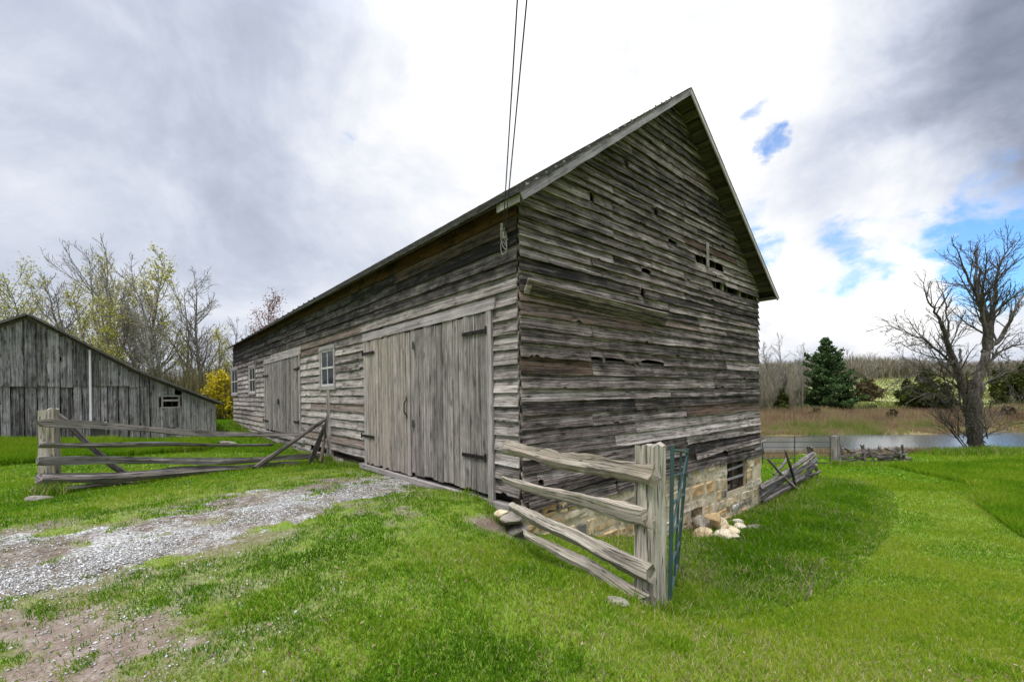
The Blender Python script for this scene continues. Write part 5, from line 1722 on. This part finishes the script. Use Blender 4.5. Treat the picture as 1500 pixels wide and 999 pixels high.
def foliage(name, label, cat, base, lobes, n, leaf, size, stem_mat, seed, group=None):
    """lobes: (dx, dy, dz, rx, rz); leaves spread through the shell of each lobe, stems inside"""
    rs = np.random.default_rng(seed); r = random.Random(seed)
    root = thing(name, label, cat, base, group)
    ms = MB()
    pts = []
    for dx_, dy_, dz_, rx, rz in lobes:
        ms.tube([Vector(base) + Vector((dx_ * .15, dy_ * .15, -.15)), Vector(base) + Vector((dx_ * .6, dy_ * .6, dz_ * .6)), Vector(base) + Vector((dx_, dy_, dz_))], [.07, .05, .03], 5)
        m = int(n / len(lobes))
        cl = rs.normal(0, 1, (max(6, m // 40), 3)); cl /= np.linalg.norm(cl, axis=1)[:, None]
        cl *= (.55 + .5 * rs.random(len(cl)))[:, None]
        w = cl[rs.integers(0, len(cl), m)] + rs.normal(0, .16, (m, 3))
        pts.append(w * np.array([rx, rx, rz]) + np.array([dx_, dy_, dz_]) + np.array(base))
    P = np.concatenate(pts)
    g = gtop(P[:, 0], P[:, 1]); P = P[P[:, 2] > g + .02]
    ms.build('trunk', stem_mat, root, True)
    leaves_np('crown', P - np.array(base), size, leaf, root, .02, 1, rs)
    return root
def at(px, Y): 
    g = pix_dir(px, HOR) * Y
    return Vector((g.x, g.y, H(g.x, g.y)))
def mpp(Y): return Y / F_PX
# yellow bush at the end of the lean-to
b_ = at(322, 30)
foliage('yellow_bush', 'bright yellow leafing bush between the grey barn and the long barn', 'bush', b_, [(-.5, 0, 1.2, .9, 1.1), (.5, .2, 1.8, .9, 1.3), (.1, -.3, 2.5, .7, .9), (1.1, 0, 1.0, .8, .9)], 5200, LF_BUSH, .07, BK_DARK, 301)
for px, Y, rx, h, leaf, lab, sd, n in (
    (1272, 84, 3.4, 4.2, LF_BROWN, 'rounded brownish bush on the field right of the pine', 302, 4200),
    (1356, 57, 3.1, 5.6, LF_CEDAR, 'broad dark olive evergreen bush left of the big bare tree', 303, 9000),
    (1330, 66, 2.2, 4.4, LF_CEDAR, 'smaller olive evergreen bush behind the broad evergreen bush', 304, 4500),
    (1464, 70, 2.2, 5.6, LF_CEDAR, 'olive evergreen just right of the big bare tree', 305, 5000),
    (1493, 62, 2.6, 6.0, LF_CEDAR, 'olive evergreen at the right edge of the field', 306, 6000),
    (1146, 58, 1.4, 3.4, LF_CEDAR, 'small green conifer among the bare trees beside the barn corner', 307, 3000),
    (1238, 60, 1.1, 3.4, LF_CEDAR, 'small lighter green conifer at the right foot of the pine', 308, 3000),
    (1308, 46, 1.1, 1.5, LF_BROWN, 'low brown shrub in the reeds left of the big bare tree', 310, 1200),
    (1196, 50, 1.3, 1.6, LF_BROWN, 'low brown shrub in the reeds under the pine', 311, 1300),
    (1478, 48, 1.2, 1.7, LF_BROWN, 'low brown shrub in the reeds at the right edge', 312, 1300),
    (1418, 90, 2.0, 3.6, LF_BROWN, 'brown bush on the field behind the big bare tree', 309, 3000)):
    b0 = at(px, Y)
    r = random.Random(sd)
    lobes = []
    for i in range(7):
        a = r.uniform(0, 6.28); k = r.uniform(.1, .65); f = r.uniform(.15, .72)
        lobes.append((math.cos(a) * rx * k * (1.1 - f), math.sin(a) * rx * k * (1.1 - f), h * f, rx * (.62 - .38 * f), h * .24))
    lobes.append((0, 0, h * .80, rx * .30, h * .2))
    lobes.append((0, 0, h * .35, rx * .6, h * .34))
    foliage('evergreen_bush' if leaf is LF_CEDAR else 'bush', lab, 'bush', b0, lobes, n, leaf, .17 if Y < 80 else .2, BK_DARK, sd)

# white pine
def pine(px, Y, top, label, seed):
    r = random.Random(seed); rs = np.random.default_rng(seed)
    base = at(px, Y); h = U(px, top, Y).z - base.z
    root = thing('pine_tree', label, 'tree', base)
    mt = MB(); mt.tube([base + Vector((0, 0, -.2)), base + Vector((.05, 0, h * .5)), base + Vector((0, 0, h * .98))], [.26, .17, .03], 8)
    pts = []
    z = .05
    while z < .985:
        R = h * .44 * min(1, (1 - z) * 1.12 + .02) ** .85 * r.uniform(.78, 1.12)
        nb = 8 if z < .8 else 6
        for k in range(nb):
            a = 6.28 * k / nb + r.uniform(-.4, .4)
            Rb = R * r.choice([.5, .75, .9, 1.0, 1.1, 1.25]) * r.uniform(.9, 1.1)
            tilt = r.uniform(-.08, .18) + z * .35
            d = Vector((math.cos(a), math.sin(a), tilt))
            mt.tube([base + Vector((0, 0, z * h)), base + Vector((0, 0, z * h)) + d * Rb * .95], [.045, .012], 4, caps=False)
            for j in range(int(6 + Rb * 7)):
                f = r.uniform(.12, 1.0) ** .8
                c = Vector((0, 0, z * h)) + d * Rb * f + Vector((0, 0, .12 * f * Rb * f))
                side = Vector((-math.sin(a), math.cos(a), 0)) * r.gauss(0, .22 * Rb * (1.15 - f * .75))
                pts.append(tuple(c + side + Vector((0, 0, r.gauss(0, .06)))))
        z += .050 + .016 * r.random()
    mt.build('trunk', BK_DARK, root, True)
    leaves_np('crown', pts, .14, LF_PINE, root, .11, 10, rs)
pine(1211, 61, 497, 'tall dark green pine with dense drooping crown beyond the pond', 401)

# the big bare tree on the near bank
TB = G(1428, 661); TY = TB.y
def q6(cx, cy, dy=0.0): return U(1080 + cx / 2.498, 320 + cy / 2.498, TY + dy)
BK_TREE = bark_mat('tree_bark', (.035, .029, .025), (.125, .105, .09))
bt = thing('bare_tree', 'big leafless tree with forked dark trunk on the bank of the pond', 'tree', TB)
r = random.Random(77)
mt, mc = MB(), MB()
def limb(path, r0, r1, main=True, depth=None):
    n = len(path)
    dep = depth if depth is not None else r.uniform(-1, 1)
    pts = [q6(x, y, dep * 1.8 * (i / max(1, n - 1)) ** 1.2) for i, (x, y) in enumerate(path)]
    # resample smoothly
    P = []
    for i in range(n - 1):
        a, b_ = pts[i], pts[i + 1]
        pa, pb = pts[max(0, i - 1)], pts[min(n - 1, i + 2)]
        for k in range(4):
            t = k / 4
            P.append(.5 * ((2 * a) + (b_ - pa) * t + (2 * pa - 5 * a + 4 * b_ - pb) * t * t + (3 * a - pa - 3 * b_ + pb) * t ** 3))
    P.append(pts[-1])
    P = [p + Vector((r.gauss(0, .03), r.gauss(0, .03), r.gauss(0, .02))) for p in P]
    R = [r0 + (r1 - r0) * (i / (len(P) - 1)) ** .8 for i in range(len(P))]
    return P, R
trunk_path = [(872, 880), (872, 850), (868, 780), (872, 700), (880, 620), (890, 560), (912, 490)]
P, R = limb(trunk_path, .40, .19, depth=0)
R[0] = .66; R[1] = .58; R[2] = .50; R[3] = .44; R[4] = .40
mt.tube(P, R, 12)
mains = [([(912, 490), (925, 400), (895, 330), (872, 240), (875, 180), (882, 110)], .20, .02, .5),
         ([(912, 490), (902, 400), (880, 300), (838, 200), (795, 95)], .15, .015, -.6),
         ([(918, 480), (960, 440), (1000, 370), (1030, 310), (1070, 250)], .16, .02, .4),
         ([(922, 440), (940, 330), (952, 220), (975, 140), (1012, 90)], .13, .015, -.3),
         ([(860, 770), (845, 720), (832, 640), (803, 545), (768, 440), (745, 375)], .23, .09, -.5),
         ([(745, 375), (715, 330), (690, 285), (682, 225)], .08, .012, -.7),
         ([(768, 440), (772, 380), (760, 300), (735, 240)], .07, .012, -.1),
         ([(803, 545), (755, 505), (700, 455), (630, 420), (548, 392)], .085, .012, -.9),
         ([(832, 640), (780, 600), (720, 570), (660, 560), (560, 610)], .06, .01, -.7),
         ([(820, 560), (815, 520), (814, 478)], .07, .06, .3),
         ([(890, 570), (940, 500), (1000, 470), (1080, 455)], .09, .015, .8),
         ([(845, 720), (790, 670), (720, 640), (640, 660)], .06, .01, -.6),
         ([(880, 640), (930, 590), (1000, 560), (1080, 500)], .08, .015, .2)]
allb, tips = [], []
spec_n = [(3.1, .42, .62, .09, .014, .15), (3.6, .5, .62, .06, .0108, .12), (4.2, .55, .6, .02, .0098, .12)]
for path, r0, r1, dp in mains:
    P, R = limb(path, r0, r1, depth=dp)
    sub(P, R, 0, 3, spec_n, r, allb, tips)
# suckers round the foot
for i in range(15):
    side = -1 if r.random() < .68 else 1
    p = TB + Vector((r.uniform(-.6, .5), r.uniform(-.4, .4), r.uniform(0, .9)))
    d = Vector((side * r.uniform(.25, 1.1), r.uniform(-.5, .5), r.uniform(.35, 1.0))).normalized()
    L_ = r.uniform(1.6, 4.2)
    pp, rr = grow_branch(p, d, L_, .03, r, .05, .10, 5, .010)
    sub(pp, rr, 1, 3, spec_n, r, allb, tips)
for lv, p, q in allb:
    (mt if (lv == 0 and q[0] > .11) else mc).tube(p, q, 8 if q[0] > .11 else (5 if lv < 2 else 3), caps=False)
mt.build('trunk', BK_TREE, bt, True); mc.build('crown', BK_TREE, bt, True)

# far wood along the skyline, undergrowth, weeds
def twig_mass(name, x, y, h, w, mat, label, cat, fan=5, spread=.5, seed=1):
    rs = np.random.default_rng(seed)
    n = len(x)
    z = gtop(x, y)
    vs, fs, cs = [], [], []
    k0 = 0
    for j in range(fan):
        a = rs.random(n) * 6.28; sp = spread * rs.random(n) * h
        z0 = z + h * (.0 if j == 0 else .25 + .45 * rs.random(n)); 
        hh = h * (.9 + .1 * rs.random(n)) if j == 0 else h * (.35 + .3 * rs.random(n))
        sp = sp * (.12 if j == 0 else 1)
        ww = w * (1 if j == 0 else .45)
        S = np.stack([np.cos(a + 1.57) * ww / 2, np.sin(a + 1.57) * ww / 2, np.zeros(n)], -1)
        P = np.stack([x, y, z0 - .05], -1); T = np.stack([x + np.cos(a) * sp, y + np.sin(a) * sp, np.minimum(z0 + hh, z + h * 1.02)], -1)
        vs.append(np.stack([P - S, P + S, T + S * .35, T - S * .35], 1).reshape(-1, 3)); cs.append(np.repeat(rs.random(n), 4))
    v = np.concatenate(vs); c = np.concatenate(cs)
    f = np.arange(len(v)).reshape(-1, 4)
    return tag(np_mesh(name, v, f, mat, np.stack([c, c, c], -1)), label, cat, kind='stuff')
TWIG = blade_mat('winter_twigs', [(0, (.13, .105, .085)), (.55, (.28, .24, .20)), (.8, (.30, .27, .18)), (.86, (.10, .14, .06)), (1, (.12, .16, .06))], .1)
n = 5200
y = 150 + 40 * NP.random(n); x = y * (.36 + .95 * NP.random(n))
h = (1.2 + 8.8 * fbm(x, y, .035, 91)) * (.5 + .6 * NP.random(n))
twig_mass('far_wood', x, y, h, .20, TWIG, 'distant leafless wood along the skyline beyond the field', 'wood', 15, .55, 2)
n = 1500
y = 58 + 26 * NP.random(n); x = y * (.52 + .15 * NP.random(n))
twig_mass('brushwood', x, y, (1.0 + 5.5 * NP.random(n) ** 1.6), .06, TWIG, 'grey brushwood of thin saplings between the barn corner and the pine', 'brushwood', 11, .5, 3)
n = 5200
y = 29 + 24 * NP.random(n); x = y * (-1.32 + .76 * NP.random(n))
TW2 = blade_mat('olive_twigs', [(0, (.06, .05, .035)), (.6, (.14, .12, .07)), (1, (.20, .19, .06))], .15)
twig_mass('undergrowth', x, y, (1.5 + 3.2 * NP.random(n)), .045, TW2, 'olive brown undergrowth between the trees behind the grey barn', 'undergrowth', 8, .35, 4)
# dry weed stems
WEED = blade_mat('dry_stems', [(0, (.10, .075, .05)), (.6, (.24, .19, .12)), (1, (.34, .29, .2))], .1)
def weeds():
    r = random.Random(9); rs = np.random.default_rng(9)
    mb = MB()
    for i in range(190):
        px, py = r.choice([(1050, 765), (1075, 755), (1095, 745), (1010, 790), (1030, 785), (930, 800), (880, 800), (1120, 742), (1000, 830), (1060, 800), (1130, 800), (1200, 860), (1010, 860)])
        g = G(px + r.gauss(0, 22), py + r.gauss(0, 9))
        if footprint(np.array([g.x]), np.array([g.y]), .02)[0]: continue
        a = r.uniform(0, 6.28); L_ = r.uniform(.25, .75) * (1.5 if px > 1040 and py < 780 else .8)
        d = Vector((math.cos(a) * .5, math.sin(a) * .5, 1)).normalized()
        mb.cur = (r.random(), 0, 0)
        pts, rad = grow_branch(g, d, L_, .0042, r, -.10, .14, 5, .0015)
        mb.tube(pts, rad, 3, caps=False)
        for k in (2, 3, 4):
            if r.random() < .6:
                p2, r2 = grow_branch(pts[k], child_dir((pts[k] - pts[k - 1]).normalized(), .7, r), L_ * .3, .0026, r, -.05, .15, 3, .001)
                mb.tube(p2, r2, 3, caps=False)
    tag(mb.build('dry_weeds', WEED), 'dry brown weed stems standing along the stone foundation and in the long grass', 'weeds', kind='stuff')
weeds()
g = G(1178, 882); e = U(1192, 850, g.y + .02)
mb = MB(); mb.tube([g, g.lerp(e, .5) + Vector((.01, 0, .01)), e], [.010, .009, .006], 6)
mb.tube([g.lerp(e, .55), g.lerp(e, .8) + Vector((.03, 0, .03))], [.006, .004], 5)
tag(mb.build('dead_stick', BK_DARK), 'short dark dead stick poking up at the edge of the mown path', 'stick')

# ------------------------------------------------------------------ raise everything so the ground under the camera lies at zero
for o in SC.objects:
    if o.parent is None: o.location.z += 1.6
